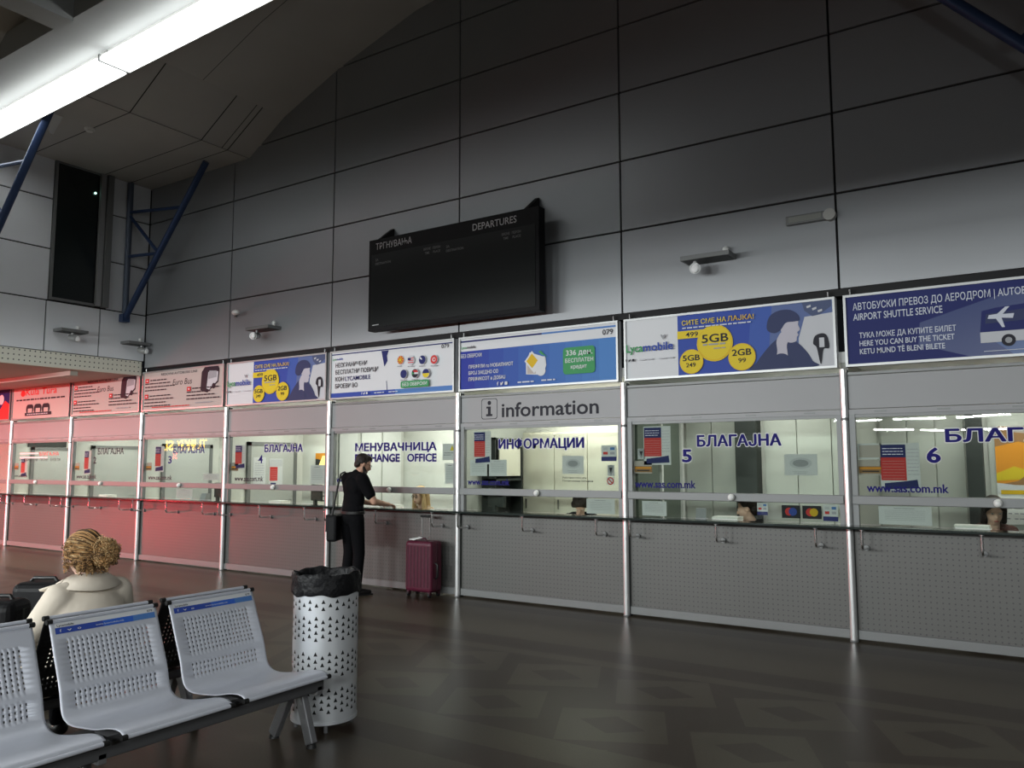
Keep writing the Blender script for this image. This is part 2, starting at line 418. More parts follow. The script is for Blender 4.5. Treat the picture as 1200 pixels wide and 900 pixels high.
tag(MB().sph((XE+.03, -.98, 5.93), .018).build('indicator_lamp', emit('green_dot', (.5, 1, .8), 3)), 'tiny green indicator light in the tall dark window of the end wall', 'light')
# low ceiling that runs on under the end wall, and its perforated edge
struct(MB().box(-25, XE-.02, -9.3, -.02, 3.06, 3.2).build('ceiling_low', SOFF))
struct(MB().box(XE-.02, XE+.03, -9.3, -.06, 3.05, 3.285).build('trim_2', FASC))
for k, yy in enumerate((-1.0, -3.0)):
    struct(MB().box(-22, XE-.3, yy-.06, yy+.06, 2.99, 3.06).build(f'trim_{3+k}', SOFF))
# roof over the hall: flat at the end wall, then rising in facets
prof = [(-12.6, 6.28), (-9.95, 6.28), (-9.17, 6.75), (-8.04, 7.19), (-6.6, 7.6), (-5.2, 7.75), (-3.8, 7.6), (-2.3, 7.19), (-1.2, 6.75), (-.4, 6.28), (3.5, 6.28)]
mb = MB()
for (x0, z0), (x1, z1) in zip(prof, prof[1:]):
    mb.raw([(x0, -9.5, z0), (x1, -9.5, z1), (x1, .1, z1), (x0, .1, z0), (x0, -9.5, z0+.12), (x1, -9.5, z1+.12), (x1, .1, z1+.12), (x0, .1, z0+.12)],
           [(0, 3, 2, 1), (4, 5, 6, 7), (0, 1, 5, 4), (1, 2, 6, 5), (2, 3, 7, 6), (3, 0, 4, 7)])
mb.mat(1)
def rseam(y, k0, k1, w=.008):
    for (x0, z0), (x1, z1) in list(zip(prof, prof[1:]))[k0:k1]:
        mb.raw([(x0, y-w, z0-.003), (x1, y-w, z1-.003), (x1, y+w, z1-.003), (x0, y+w, z0-.003)], [(0, 3, 2, 1)])
rseam(-1.95, 0, 2); rseam(-.85, 0, 2); rseam(-.5, 1, 2, .006); rseam(-.4, 0, 2); rseam(-3.1, 1, 3); rseam(-1.4, 2, 4, .004)
for x, z in prof[1:6]:
    mb.raw([(x-.006, -9, z-.003), (x+.006, -9, z-.003), (x+.006, 0, z-.003), (x-.006, 0, z-.003)], [(0, 3, 2, 1)]) if x < -9.5 else None
struct(mb.build('ceiling', [ROOF, ROOFSEAM], fixn=False))
# beam along the hall that carries the strip light, cross beams and dark coffers behind it
struct(MB().box(XE, 1.5, -3.66, -2.72, 6.2, 6.5).build('trim_5', BEAM))
mb = MB()
for x in (-11.3, -8.3, -5.3, -2.3): mb.box(x-.16, x+.16, -7.5, -3.66, 6.16, 6.5)
struct(mb.build('trim_6', BEAM))
struct(MB().box(XE, 1.5, -9.3, -3.6, 6.9, 7.0).build('ceiling_coffer', COFFER))
# the low hall behind the camera: its ceiling, fascia, tube housings, far walls
struct(MB().box(-26, 6, -34, -9.3, 3.1, 3.25).build('ceiling_hall', SOFF))
struct(MB().box(-26, 6, -9.5, -9.3, 3.1, 8).build('wall_fascia', mat('fascia_dark', (.12, .12, .12), .6)))
mb = MB()
for (x, y) in HALL_TUBES: mb.box(x-.8, x+.8, y-.09, y+.09, 3.0, 3.1)
struct(mb.build('trim_7', WHITE))
struct(MB().box(-26, 6, -34.2, -34, 0, 3.2).build('wall_back', mat('back_wall', (.2, .2, .2), .7)))
struct(MB().box(-26, -25.8, -34, BD, 0, 3.2).build('wall_left', mat('left_wall', (.3, .28, .26), .7)))
struct(MB().box(3.5, 3.7, -9.5, .1, 3.2, 8).build('wall_right', mat('right_wall', (.05, .05, .055), .7)))

# ------------------------------------------------------------------ booths behind the glass
struct(MB().box(-22, 3.2, BD, BD+.08, 0, 2.6).build('wall_booths', BWALL))
struct(MB().box(-22, 3.2, .06, BD+.08, 2.5, 2.6).build('ceiling_booths', WHITE))
for k, i in enumerate(range(-1, 7)):
    struct(MB().box(PX(i)-.03, PX(i)+.03, .08, BD, 0, 2.5).build(f'wall_partition_{k+1}', BGREY if i in (4, 5, 6) else BWALL))
# doors in the partitions of booths 2-4 (and the plain ones further left)
for k, i in enumerate((-1, 0, 1, 2)):
    x = PX(i)+.03
    d = struct(MB().box(x, x+.03, .42, 1.28, 0, 1.86).build(f'door_{k+1}', mat('door_leaf', (.47, .48, .46), .5)))
    struct(MB().box(x, x+.045, .36, .42, 0, 1.92).box(x, x+.045, 1.28, 1.34, 0, 1.92).box(x, x+.045, .36, 1.34, 1.86, 1.92).build('door_frame', ALUD, d))
    struct(MB().cyl((x+.03, 1.2, 1.0), (x+.08, 1.2, 1.0), .012).cyl((x+.08, 1.2, 1.0), (x+.08, 1.08, 1.0), .01).build('door_handle', CHROME, d))
# white vertical blind strips behind the exchange office; panel seams elsewhere
def wall_panels(x0, x1, n, z0, z1, m, y=BD, name='trim'):
    mb = MB(); w = (x1-x0)/n
    for k in range(n): mb.box(x0+k*w+.006, x0+(k+1)*w-.006, y-.03, y, z0, z1)
    return mb.build(name, m)
struct(wall_panels(-6.78, -5.95, 2, .05, 2.35, BGREY, name='trim_8'))
struct(wall_panels(-3.55, -2.92, 2, .05, 2.42, BGREY, name='trim_9'))
struct(wall_panels(-2.62, -1.52, 3, .05, 2.42, BGREY, name='trim_10'))
struct(wall_panels(-1.40, -.62, 3, .05, 2.42, BGREY, name='trim_11'))
struct(wall_panels(-.42, .8, 3, .05, 2.42, BGREY, name='trim_12'))
struct(MB().box(-2.9, -2.66, BD-.2, BD, 0, 2.5).build('pillar_1', BDARK))
struct(MB().box(-.60, -.46, BD-.2, BD, 0, 2.5).build('pillar_2', BDARK))
struct(MB().box(PX(3)+.03, PX(3)+.05, .15, .5, .1, 2.3).box(PX(3)+.03, PX(3)+.05, .58, .98, .1, 2.3).box(PX(3)+.03, PX(3)+.05, 1.02, 1.42, .1, 2.3).build('trim_13', WHITE))
struct(MB().box(PX(-1)+.03, PX(-1)+.06, .3, 1.05, 1.93, 2.4).build('trim_15', BDARK))
struct(MB().box(PX(5)+.03, PX(5)+.06, .2, 1.46, .1, 2.3).mat(1).box(PX(5)+.06, PX(5)+.09, .78, .83, .1, 2.4).box(PX(5)+.06, PX(5)+.09, 1.40, 1.47, .1, 2.4).build('trim_14', [mat('green_grey_panel', (.16, .19, .16), .4), WHITE]))

# ------------------------------------------------------------------ counter fronts, one per bay
class Letters:
    def __init__(s): s.l = []; s.f = 1
    def new(s): m = MB(); s.l.append(m); return m
    def build(s, parent):
        for m in s.l: m.build('lettering', [NAVY, HALO, PK, PR, LINT], parent)
def words_on(lt, s, x, z, h, w, m=0, halo=True):
    lt = lt.new()
    if halo:
        for k in range(8): put_text(lt, 1, s, x+.011*math.cos(k*PI/4), z+.011*math.sin(k*PI/4), h, w, .0354-.00012*k, .012)
    put_text(lt, m, s, x, z, h, w, .0335, .05 if halo else .03)
CNT_INFO = {
 -2: 'pink-lit ticket counter cut off by the left edge of the view',
 -1: 'pink-lit ticket counter with a dark window top, left of the counter numbered 2',
 0: 'ticket counter with the number 2 on its glass',
 1: 'ticket counter with the number 3 on its glass and red glowing reflection',
 2: 'ticket counter with the number 4 on its glass, left of the exchange office',
 3: 'exchange office counter with two lines of blue lettering on its glass',
 4: 'information counter with the large word information on its grey lintel',
 5: 'ticket counter with the number 5 on its glass',
 6: 'ticket counter with the number 6 on its glass at the right edge',
}
KNOB = {-1: .5, 0: .5, 1: .515, 2: .515, 3: .515, 4: .515, 5: .52, 6: .525}
for i in range(-2, 7):
    t = thing('ticket_counter', CNT_INFO[i], 'ticket counter', (PX(i), 0, 0), 0, 'row of ticket counters along the wall')
    MB().box(.035, W-.035, .03, .06, .1, .985).build('perforated_panel', PERF, t)
    MB().box(.035, W-.035, .008, .06, .02, .1).build('kick_rail', ALUD, t, bevel=.004)
    MB().box(.035, W-.035, .012, .07, 2.065, 2.37).build('lintel_panel', LINT, t, bevel=.003)
    mb = MB().box(.035, W-.035, -.002, .06, 2.015, 2.06).mat(1).box(.035, W-.035, .005, .05, 2.375, 2.40)
    for q in (.25, .75, 1.3, 1.85): mb.mat(1).box(q, q+.1, -.006, -.002, 2.03, 2.045)
    mb.build('lintel_rail', [LINT, ALUD], t)
    MB().box(.035, .085, .0, .06, 1.02, 2.015).box(W-.075, W-.035, .0, .06, 1.02, 2.015).box(.085, W-.075, .01, .06, 1.985, 2.015).build('window_stile', ALUD, t)
    MB().box(.08, W-.07, .037, .043, 1.285, 1.99).build('glass_pane', GLASS, t)
    MB().box(.08, W-.07, .037, .043, 1.03, 1.205).build('glass_pane', GLASS, t)
    MB().box(.035, W-.035, -.022, .03, 1.205, 1.285).build('mid_rail', ALUD, t, bevel=.006)
    if i in KNOB:
        x = KNOB[i]*W
        kb = MB().sph((x, -.045, 1.245), .033, 14, 10).cyl((x, -.03, 1.245), (x, -.015, 1.245), .02).build('white_knob', mat('white_plastic', (.8, .8, .78), .35), t, smooth=True)
    MB().box(.035, W-.035, .062, .42, .955, .985).build('inner_ledge', CREAM, t)
    lt = Letters()
    if i == 6:
        words_on(lt, 'БЛАГАЈНА', .80, 1.755, .108, 1.16); words_on(lt, '6', .65, 1.58, .13, .10)
        words_on(lt, 'www.sas.com.mk', .155, 1.32, .075, .645, halo=False)
    elif i == 5:
        words_on(lt, 'БЛАГАЈНА', .79, 1.745, .11, .83); words_on(lt, '5', .63, 1.59, .13, .095)
        words_on(lt, 'www.sas.com.mk', .10, 1.325, .08, .66, halo=False)
    elif i == 4:
        words_on(lt, 'ИНФОРМАЦИИ', .57, 1.75, .108, 1.13)
        words_on(lt, 'www.sas.com.mk', .12, 1.325, .075, .60, halo=False)
        put_text(lt.new(), 2, 'Работиме секој ден', 1.43, 1.41, .02, .30, .0335)
        put_text(lt.new(), 2, 'Почитувани патници', 1.43, 1.375, .02, .38, .0335)
    elif i == 3:
        words_on(lt, 'МЕНУВАЧНИЦА', .46, 1.745, .10, 1.38); words_on(lt, 'EXCHANGE   OFFICE', .46, 1.605, .10, 1.38)
        words_on(lt, 'www.sas.com.mk', .12, 1.33, .075, .62, halo=False)
    elif i in (0, 1, 2):
        words_on(lt, 'БЛАГАЈНА', .85, 1.75, .105, .80, halo=(i == 2), m=0 if i else 2); words_on(lt, str(i+2), .72, 1.59, .12, .09, halo=False, m=0 if i else 2)
        words_on(lt, 'www.sas.com.mk', .19, 1.325, .075, .64, halo=False, m=2)
    elif i == -1:
        put_text(lt.new(), 2, 'ПРОДАЖБА · НА · ПАТНИ · БИЛЕТИ', .30, 1.64, .05, 1.5, .0335)
        put_text(lt.new(), 3, 'БЛАГАЈНА', 1.05, 1.74, .07, .7, .0335); put_text(lt.new(), 2, 'www.sas.com.mk', .14, 1.33, .06, .5, .0335)
        li = lt.new(); li.mat(1).face([(.3, .033, 1.72), (1.35, .033, 1.72), (1.35, .033, 1.69), (.3, .033, 1.69)][::-1]); li.face([(.3, .033, 1.80), (1.0, .033, 1.80), (1.0, .033, 1.77), (.3, .033, 1.77)][::-1])
    if i == 4:
        put_text(lt.new(), 2, 'information', .63, 2.12, .17, 1.27, .0105, .02)
        # the boxed letter i
        bi = lt.new()
        def rr(mi, x0, z0, x1, z1, y, r=.03):
            pts = []
            for cx, cz, a in ((x1-r, z1-r, 0), (x0+r, z1-r, 1), (x0+r, z0+r, 2), (x1-r, z0+r, 3)):
                for q in range(5): th = PI/2*(a+q/4); pts.append((cx+r*math.cos(th), y, cz+r*math.sin(th)))
            bi.mat(mi).face(pts)
        rr(2, .335, 2.10, .565, 2.345, .0110); rr(4, .342, 2.107, .558, 2.338, .0105)
        yy = .0098
        bi.mat(2)
        bi.face([(.405, yy, 2.135), (.495, yy, 2.135), (.495, yy, 2.16), (.405, yy, 2.16)]); bi.face([(.43, yy, 2.16), (.472, yy, 2.16), (.472, yy, 2.25), (.43, yy, 2.25)]); bi.face([(.408, yy, 2.228), (.43, yy, 2.228), (.43, yy, 2.25), (.408, yy, 2.25)])
        bi.face([(.451+.026*math.cos(a*PI/8), yy, 2.293+.026*math.sin(a*PI/8)) for a in range(16)])
    lt.build(t)
# posts between the bays
WHERE = ['left of the pink counter at the left edge', 'between the last two pink counters', 'left of the counter numbered 2', 'between the counters numbered 2 and 3', 'between the counters numbered 3 and 4', 'left of the exchange office', 'between the exchange office and the information counter', 'between the information counter and counter 5', 'between the counters numbered 5 and 6']
for k, i in enumerate(range(-1, 7)):
    p = thing('counter_post', 'bright round aluminium post ' + WHERE[k+1] if k else 'bright round aluminium post furthest left, by the cut-off counter', 'post', (PX(i), 0, 0), 0, 'posts between the counters')
    MB().cyl((0, -.005, .012), (0, -.005, 2.43), .031, n=20).build('tube', ALUP, p, smooth=True)
    MB().box(-.035, .035, .02, .07, 0, 2.43).build('back_channel', BDARK, p)
    MB().cyl((0, -.005, 0), (0, -.005, .014), .037, n=20).mat(0).cyl((0, -.005, 1.96), (0, -.005, 1.985), .0325, n=20).build('collar', ALUD, p)
struct(MB().box(PX(7), 3.5, .0, .2, 0, 3.17).build('wall_counter_end', LINT))
# continuous glass shelf with its hooked brackets
sh = thing('glass_shelf', 'long dark glass shelf running along all the counters', 'shelf', (0, -.1, 1.0))
MB().box(-19.2, 1.0, -.13, .127, .0, .022).build('shelf_plate', SHELFG, sh, bevel=.003)
for i in range(-2, 7):
    for fr in (.06, .47, .885):
        x = PX(i)+fr*W
        pts = [(x, -.085, 0), (x, -.085, -.13)] + [(x, -.085+.04*(1-math.cos(a)), -.13-.045*math.sin(a)) for a in (.3, .6, .9, 1.2, 1.57)] + [(x, .115, -.178)]
        b = MB().tube(pts, .0105).build('bracket', CHROME, sh, smooth=True)
        MB().cyl((x, .108, -.178), (x, .128, -.178), .024, n=14).cyl((x, -.085, -.012), (x, -.085, 0), .02, n=14).build('bracket_flange', ALUD, b)

# ------------------------------------------------------------------ signboards over the counters
SW, SH = 2.135, .66
def sign(i, label, z0=2.445, h=SH):
    t = thing('signboard', label, 'signboard', (PX(i)+.035, -.02, z0), 0, 'signboards over the counters')
    MB().box(0, SW, -.012, .06, 0, h).build('backing', PW if i not in (-1, 0, 1) else PPK, t)
    f = .022
    MB().box(0, SW, -.03, .0, 0, f).box(0, SW, -.03, .0, h-f, h).box(0, f, -.03, .0, f, h-f).box(SW-f, SW, -.03, .0, f, h-f).build('frame', ALU, t)
    for x in (.06, SW-.06): MB().cyl((x, 0, h), (x, 0, h+.055), .012, n=10).build('hanger', CHROME, t)
    p = Print(-.0125)
    return t, p
def icons(p, m, x, z, s):
    p.text(m, 'f', x, z, s, s*.5, .03)
    p.poly(m, [(x+s*1.1, z), (x+s*1.6, z), (x+s*1.95, z+s*.5), (x+s*2.1, z+s*.85), (x+s*1.8, z+s*.95), (x+s*1.55, z+s*.55), (x+s*1.1, z+s*.8), (x+s*1.2, z+s*.3)])
    p.rect(m, x+s*2.6, z, x+s*3.5, z+s*.9, s*.2)
def lyca_photo(i, label):
    t, p = sign(i, label); w, h = SW, SH; q = .022
    p.rect(PW, q, q, .6, h-q)
    p.rect(PB, .60, q, w-q, h-q)
    # street scene and caller at the right of the picture
    BG1, BG2 = mat('portrait_haze', (.05, .10, .36), .55, 0, .2), mat('portrait_grey_blue', (.10, .14, .30), .55, 0, .2)
    p.poly(BG1, [(1.30, q), (1.36, h-q), (w-q, h-q), (w-q, q)]); p.poly(BG2, [(1.52, .2), (1.56, h-q), (w-q, h-q), (w-q, q), (1.6, q)])
    p.poly(PGL, [(1.80, .30), (1.86, .50), (w-q, .52), (w-q, q), (1.80, q)])
    p.poly(mat('portrait_roof', (.07, .09, .17), .55, 0, .2), [(1.84, .637), (1.86, .56), (1.93, .50), (2.0, .51), (w-q-.01, .58), (w-q-.01, .637)])
    for k in range(3): p.poly(PGL, [(1.88+.05*k, .60-.025*k), (1.92+.05*k, .61-.025*k), (1.92+.05*k, .59-.025*k), (1.885+.05*k, .58-.025*k)])
    p.soft(PSH, [(1.36, q+.002), (1.40, .10), (1.48, .20), (1.57, .29), (1.66, .33), (1.78, .27), (1.87, .17), (1.92, .08), (1.94, q+.002)])
    p.soft(PSK, [(1.64, .42), (1.66, .33), (1.71, .27), (1.775, .275), (1.785, .315), (1.80, .335), (1.79, .36), (1.815, .385), (1.80, .43), (1.795, .47), (1.70, .48)])
    p.soft(PSH, [(1.515, .40), (1.51, .47), (1.545, .545), (1.63, .585), (1.73, .58), (1.80, .53), (1.815, .475), (1.77, .465), (1.69, .46), (1.64, .40), (1.58, .37)])
    p.soft(PSK, [(1.59, .08), (1.60, .20), (1.595, .29), (1.63, .36), (1.66, .375), (1.69, .355), (1.715, .34), (1.71, .29), (1.69, .24), (1.69, .10)])
    p.soft(PSH, [(1.58, .02), (1.58, .14), (1.63, .17), (1.70, .14), (1.72, .02)])
    p.soft(PK, [(1.95, .31), (1.93, .24), (1.96, .20), (1.985, .06), (2.0, .06), (2.02, .18), (2.07, .19), (2.06, .29), (2.02, .33)])
    p.rect(PGL, 1.985, .20, 2.03, .29)
    # circles
    p.rect(PY, .60, .395, .88, .475); p.text(PK, '499', .69, .41, .05, .13, .02)
    p.disc(PY, .99, .325, .185); p.disc(PYD, .99, .325, .178); p.disc(PY, .99, .33, .17)
    p.disc(PYD, .745, .155, .125); p.disc(PY, .745, .155, .118); p.disc(PYD, 1.26, .165, .135); p.disc(PY, 1.26, .165, .127)
    p.text(PK, '5GB', .86, .335, .085, .27, .02); p.greek(PGR, .87, 1.10, .305, .03, 1); p.greek(PGR, .98, 1.10, .265, .02, 2)
    p.text(PK, '5GB', .655, .165, .06, .18, .02); p.text(PK, '249', .69, .10, .045, .10, .005)
    p.text(PK, '2GB', 1.165, .18, .065, .19, .02); p.text(PK, '99', 1.225, .11, .045, .075, .005)
    p.text(PY, 'СИТЕ СМЕ НА ', .655, .53, .05, .46, .015); p.text(PYD, 'ЛАЈКА!', 1.13, .53, .05, .26, .015); p.greek(PTXT, .66, 1.36, .495, .022, 3)
    # word mark on the white part
    p.text(PG, 'Lyca', .03, .30, .085, .19, .03); p.text(PB, 'mobile', .225, .30, .085, .33, .035)
    p.poly(PGR, [(.42, .455), (.435, .425), (.45, .405), (.465, .425), (.48, .455), (.465, .46), (.45, .44), (.435, .46)])
    icons(p, PK, .02, .20, .03); p.greek(PGL, .18, .33, .205, .026, 5); p.greek(PGL, .40, .56, .205, .026, 6)
    p.build(t)
lyca_photo(5, 'blue and white phone advert with yellow price circles, above the counter numbered 5')
lyca_photo(2, 'blue and white phone advert with yellow price circles, above the counter numbered 4')
# white sheet with flags, over the exchange office
t, p = sign(3, 'white phone advert with small round flags, above the exchange office'); w, h, q = SW, SH, .022
p.rect(PBD, q, h-.055, w-q, h-.04)
p.rect(PB, q, q, w*.55, .085); p.rect(PBL, w*.55, q, w-q, .085)
p.poly(PBD, [(.93, h-.06), (1.06, h-.06), (1.03, .53), (1.04, .46), (.985, .39), (.965, .47)])
p.poly(PBD, [(1.02, .2), (1.03, .2), (1.045, .07), (1.035, .07)])
p.text(PG, 'Lyca', .04, .535, .03, .07, .02); p.text(PB, 'mobile', .115, .535, .03, .12, .02)
p.text(PK, '079', 1.93, .555, .05, .12, .005)
for k, (s, ww) in enumerate((('НЕОГРАНИЧЕНИ', .58), ('БЕСПЛАТНИ ПОВИЦИ', .78), ('КОН ', .16), ('БРОЕВИ ВО', .41))): p.text(PK, s, .10, .435-.095*k, .06, ww, .008)
p.text(PBD, 'LYCAMOBILE', .285, .245, .06, .46, .008)
FL = [(1.27, .455, PR, PY), (1.45, .44, PGL, PBD), (1.64, .43, PBD, PK), (1.83, .42, PR, PW), (1.34, .27, PBD, PB), (1.53, .265, PK, PW), (1.71, .255, PBD, PY)]
for k, (x, z, a, b) in enumerate(FL):
    p.disc(PGL, x, z, .06); p.disc(a, x, z, .054)
    if k == 0:
        for j in range(8): an = j*PI/4; p.poly(PY, [(x, z), (x+.05*math.cos(an-.16), z+.05*math.sin(an-.16)), (x+.05*math.cos(an+.16), z+.05*math.sin(an+.16))])
        p.disc(PY, x, z, .016)
    elif k == 1:
        for j in range(3): p.rect(PR, x-.048+.01*j, z-.035+.027*j, x+.046, z-.024+.027*j)
        p.rect(PBD, x-.05, z, x, z+.03)
    elif k == 2: p.poly(PW, [(x-.045, z+.02), (x-.03, z+.04), (x, z+.01), (x-.005, z+.0)])
    elif k == 3: p.disc(PW, x, z, .026); p.disc(PR, x+.004, z, .016)
    elif k == 5: p.poly(PR, [(x-.035, z+.04), (x+.035, z+.04), (x+.05, z+.015), (x-.01, z+.012)]); p.rect(PW, x-.01, z-.01, x+.052, z+.012); p.poly(PG, [(x-.05, z+.02), (x-.01, z), (x-.05, z-.02)])
    elif k == 6: p.disc(PY, x, z, .054, a0=PI, a1=2*PI)
    p.greek(PGR, x-.05, x+.05, z-.085, .022, k)
p.rect(PG, 1.30, .09, 1.76, .175, .02); p.text(PW, 'БЕЗ ОБВРСКИ', 1.33, .112, .042, .40, .02)
icons(p, PW, .62, .04, .032); p.greek(PTXT, .85, 1.05, .045, .022, 8); p.greek(PTXT, 1.1, 1.28, .045, .022, 9)
p.build(t)
# blue sheet with a sim card, over the information counter
t, p = sign(4, 'blue phone advert with a sim card and green box, above the information counter')
p.rect(PBD, q, h-.065, w*.55, h-.045); p.rect(PBL, w*.55, h-.065, w-q, h-.045)
for k in range(10):
    c = [a+(b-a)*k/9 for a, b in zip((.025, .04, .29), (.07, .20, .48))]
    p.rect(mat(f'print_fade_{k}', tuple(c), .55, 0, .2), q+(w-2*q)*k/10, q, q+(w-2*q)*(k+1)/10, .485)
p.text(PG, 'Lyca', .035, .515, .035, .08, .02); p.text(PK, 'mobile', .12, .515, .035, .13, .02); p.text(PK, '079', 1.95, .52, .06, .125, .005)
p.text(PW, 'БЕЗ ОБВРСКИ', .03, .405, .045, .31, .01)
for k, (s, ww) in enumerate((('ПРЕФРЛИ го МОБИЛНИОТ', .64), ('БРОЈ ЗАЕДНО СО', .43), ('ПРЕФИКСОТ и ДОБИЈ', .53))): p.text(PW, s, .15, .27-.075*k, .042, ww, .02)
p.poly(PW, [(.97, .15), (1.20, .13), (1.24, .24), (1.23, .33), (1.02, .40), (.97, .28)]); p.disc(PW, 1.17, .18, .06)
p.poly(PPK, [(.985, .155), (1.10, .15), (1.10, .25), (.985, .27)]); p.poly(PW, [(.95, .30), (1.05, .415), (1.18, .27), (1.08, .155)]); p.poly(PYD, [(.975, .30), (1.05, .385), (1.13, .30), (1.055, .215)])
p.poly(PG, [(1.14, .40), (1.17, .37), (1.26, .33), (1.22, .36), (1.17, .41)]); p.rect(PW, 1.20, .28, 1.225, .34)
p.rect(PG, 1.46, .115, 1.86, .415, .04); p.text(PW, '336 ден.', 1.50, .325, .06, .33, .015); p.text(PW, 'БЕСПЛАТЕН', 1.49, .245, .045, .35, .015); p.text(PW, 'кредит', 1.56, .175, .045, .20, .015)
icons(p, PW, .57, .045, .042); p.greek(PTXT, .86, 1.10, .055, .028, 8); p.greek(PTXT, 1.18, 1.36, .06, .028, 9)
p.build(t)
# airport shuttle board, right edge
t, p = sign(6, 'dark blue airport shuttle board with white text, at the right edge')
SB1, SB2 = mat('shuttle_blue', (.020, .038, .15), .3, 0, .4), mat('shuttle_light_blue', (.04, .09, .25), .3, 0, .4)
p.rect(PBD, q, q, w-q, h-q); p.poly(SB1, [(.75, q), (.6, .15), (.62, .35), (1.3, .55), (w-q, .60), (w-q, q)]); p.poly(SB2, [(1.3, q), (1.1, .2), (1.25, .36), (w-q, .42), (w-q, q)])
p.poly(PBD, [(.55, q), (.62, .15), (1.0, q)])
p.text(PTXT, 'АВТОБУСКИ ПРЕВОЗ ДО АЕРОДРОМ | AUTOBUS', .08, .515, .066, 1.40, .006); p.text(PTXT, 'AIRPORT SHUTTLE SERVICE', .08, .42, .066, .72, .006)
for k, (s, ww) in enumerate((('ТУКА МОЖЕ ДА КУПИТЕ БИЛЕТ', .77), ('HERE YOU CAN BUY THE TICKET', .755), ('KETU MUND TË BLENI BILETE', .68))): p.text(PTXT, s, .125, .255-.073*k, .05, ww, .014)
p.poly(PBD, [(1.07, .22), (1.09, .40), (1.19, .42), (1.77, .46), (1.78, .22)]); p.rect(PGL, 1.07, .13, 1.78, .22); p.poly(PSH, [(1.11, .29), (1.12, .37), (1.76, .42), (1.76, .31)])
for x in (1.27, 1.64): p.disc(PK, x, .14, .05); p.disc(PGR, x, .14, .025)
p.poly(PTXT, [(1.13, .33), (1.19, .325), (1.23, .25), (1.25, .25), (1.23, .33), (1.31, .32), (1.32, .36), (1.24, .36), (1.29, .42), (1.26, .42), (1.20, .365), (1.14, .36)])
p.rect(PTXT, 1.09, .055, 1.74, .06); p.build(t)
# bus company timetables on the left
def bus(p, x, z, s):
    p.poly(PK, [(x, z), (x+.02*s, z+.26*s), (x+.12*s, z+.36*s), (x+.38*s, z+.34*s), (x+.42*s, z+.28*s), (x+.40*s, z+.10*s), (x+.16*s, z-.04*s)])
    p.poly(PGL, [(x+.14*s, z+.02*s), (x+.17*s, z+.25*s), (x+.39*s, z+.25*s), (x+.38*s, z+.12*s), (x+.2*s, z)]); p.poly(PGR, [(x+.17*s, z+.15*s), (x+.19*s, z+.27*s), (x+.36*s, z+.26*s), (x+.36*s, z+.17*s)])
    p.disc(PK, x+.30*s, z+.05*s, .04*s)
for i, lab in ((0, 'pale red-lit bus timetable board above the counter numbered 2'), (1, 'pale bus timetable board with a grey bus, above the counter numbered 3')):
    t, p = sign(i, lab)
    p.text(PK, 'REDOVNI AVTOBUSKI LINII', .50, .575, .04, .95, .02); p.text(PK, 'Euro Bus', .82, .40, .10, .50, .0, slant=.2)
    bus(p, 1.55, .28, 1.1)
    for k, (x, z) in enumerate(((.07, .50), (.07, .24), (1.22, .31))):
        p.rect(PR, x, z-.03, x+.10, z+.04); p.rect(PW, x+.03, z-.005, x+.07, z+.015)
        for j in range(4): p.greek(PK, x+.14 if j == 0 else x, x+.14+.45+.12*((j*7+k) % 3), z-.055*j, .032, 10*k+j+i)
    p.greek(PR, .3, 1.3, .05, .03, 4); p.greek(PGR, 1.45, 1.9, .08, .03, 5)
    p.build(t)
t, p = sign(-1, 'pale coach tour board with black arched bus picture, left of the timetable boards')
p.text(PR, 'Kula Tura', .5, .46, .13, 1.15, .02, slant=.15); p.disc(PR, .40, .50, .09, .06); p.greek(PK, .15, 1.95, .36, .05, 3)
for k in range(3): p.rect(PK, .55+.3*k, .10, .83+.3*k, .28, .08); p.rect(PPK, .62+.3*k, .10, .78+.3*k, .2)
p.rect(PK, .52, .06, 1.5, .12); p.greek(PGL, .6, 1.4, .08, .03, 3); p.build(t)
t, p = sign(-2, 'dark blue and red board cut off by the left edge'); p.rect(PBD, q, q, w-q, h-q); p.poly(PR, [(1.5, q), (1.9, .4), (w-q, .3), (w-q, q)]); p.disc(PW, 1.75, .42, .1); p.build(t)

# ------------------------------------------------------------------ departures board on two brackets
db = thing('departures_board', 'large black switched-off departures board hung on the grey wall', 'departures board', (-7.11, -.3, 3.265))
DW, DH = 2.58, 1.19
MB().box(0, DW, 0, .13, 0, DH).build('housing', mat('board_black', (.009, .009, .010), .55, 0, .12), db, bevel=.006)
MB().box(.05, DW-.05, -.006, .001, .05, DH-.2).build('display_panel', mat('board_screen', (.007, .008, .008), .3, 0, .25), db)
lb = []; lt = lambda: (lb.append(MB()) or lb[-1]); DT = mat('board_text', (.42, .42, .43), .5); DT2 = mat('board_small_text', (.16, .16, .165), .5)
put_text(lt(), 0, 'ТРГНУВАЊА', .12, DH-.14, .085, .60, -.002, .0); put_text(lt(), 0, 'DEPARTURES', 1.66, DH-.14, .085, .62, -.002, .004)
for x, z, s, ww in ((.12, .90, 'ЗА', .05), (.12, .85, 'DESTINATION', .26), (.92, .92, 'ВРЕМЕ', .11), (1.06, .92, 'ПЕРОН', .12), (.94, .87, 'TIME', .07), (1.07, .87, 'PLACE', .11), (1.27, .90, 'ЗА', .05), (1.27, .85, 'DESTINATION', .26), (2.08, .92, 'ВРЕМЕ', .11), (2.22, .92, 'ПЕРОН', .12), (2.10, .87, 'TIME', .07), (2.23, .87, 'PLACE', .11)):
    put_text(lt(), 1, s, x, z, .03, ww, -.0075, .006)
lt().face([(.08, -.0075, .065), (.19, -.0075, .068), (.19, -.0075, .078), (.08, -.0075, .075)])
for m_ in lb: m_.build('lettering', [DT, DT2], db)
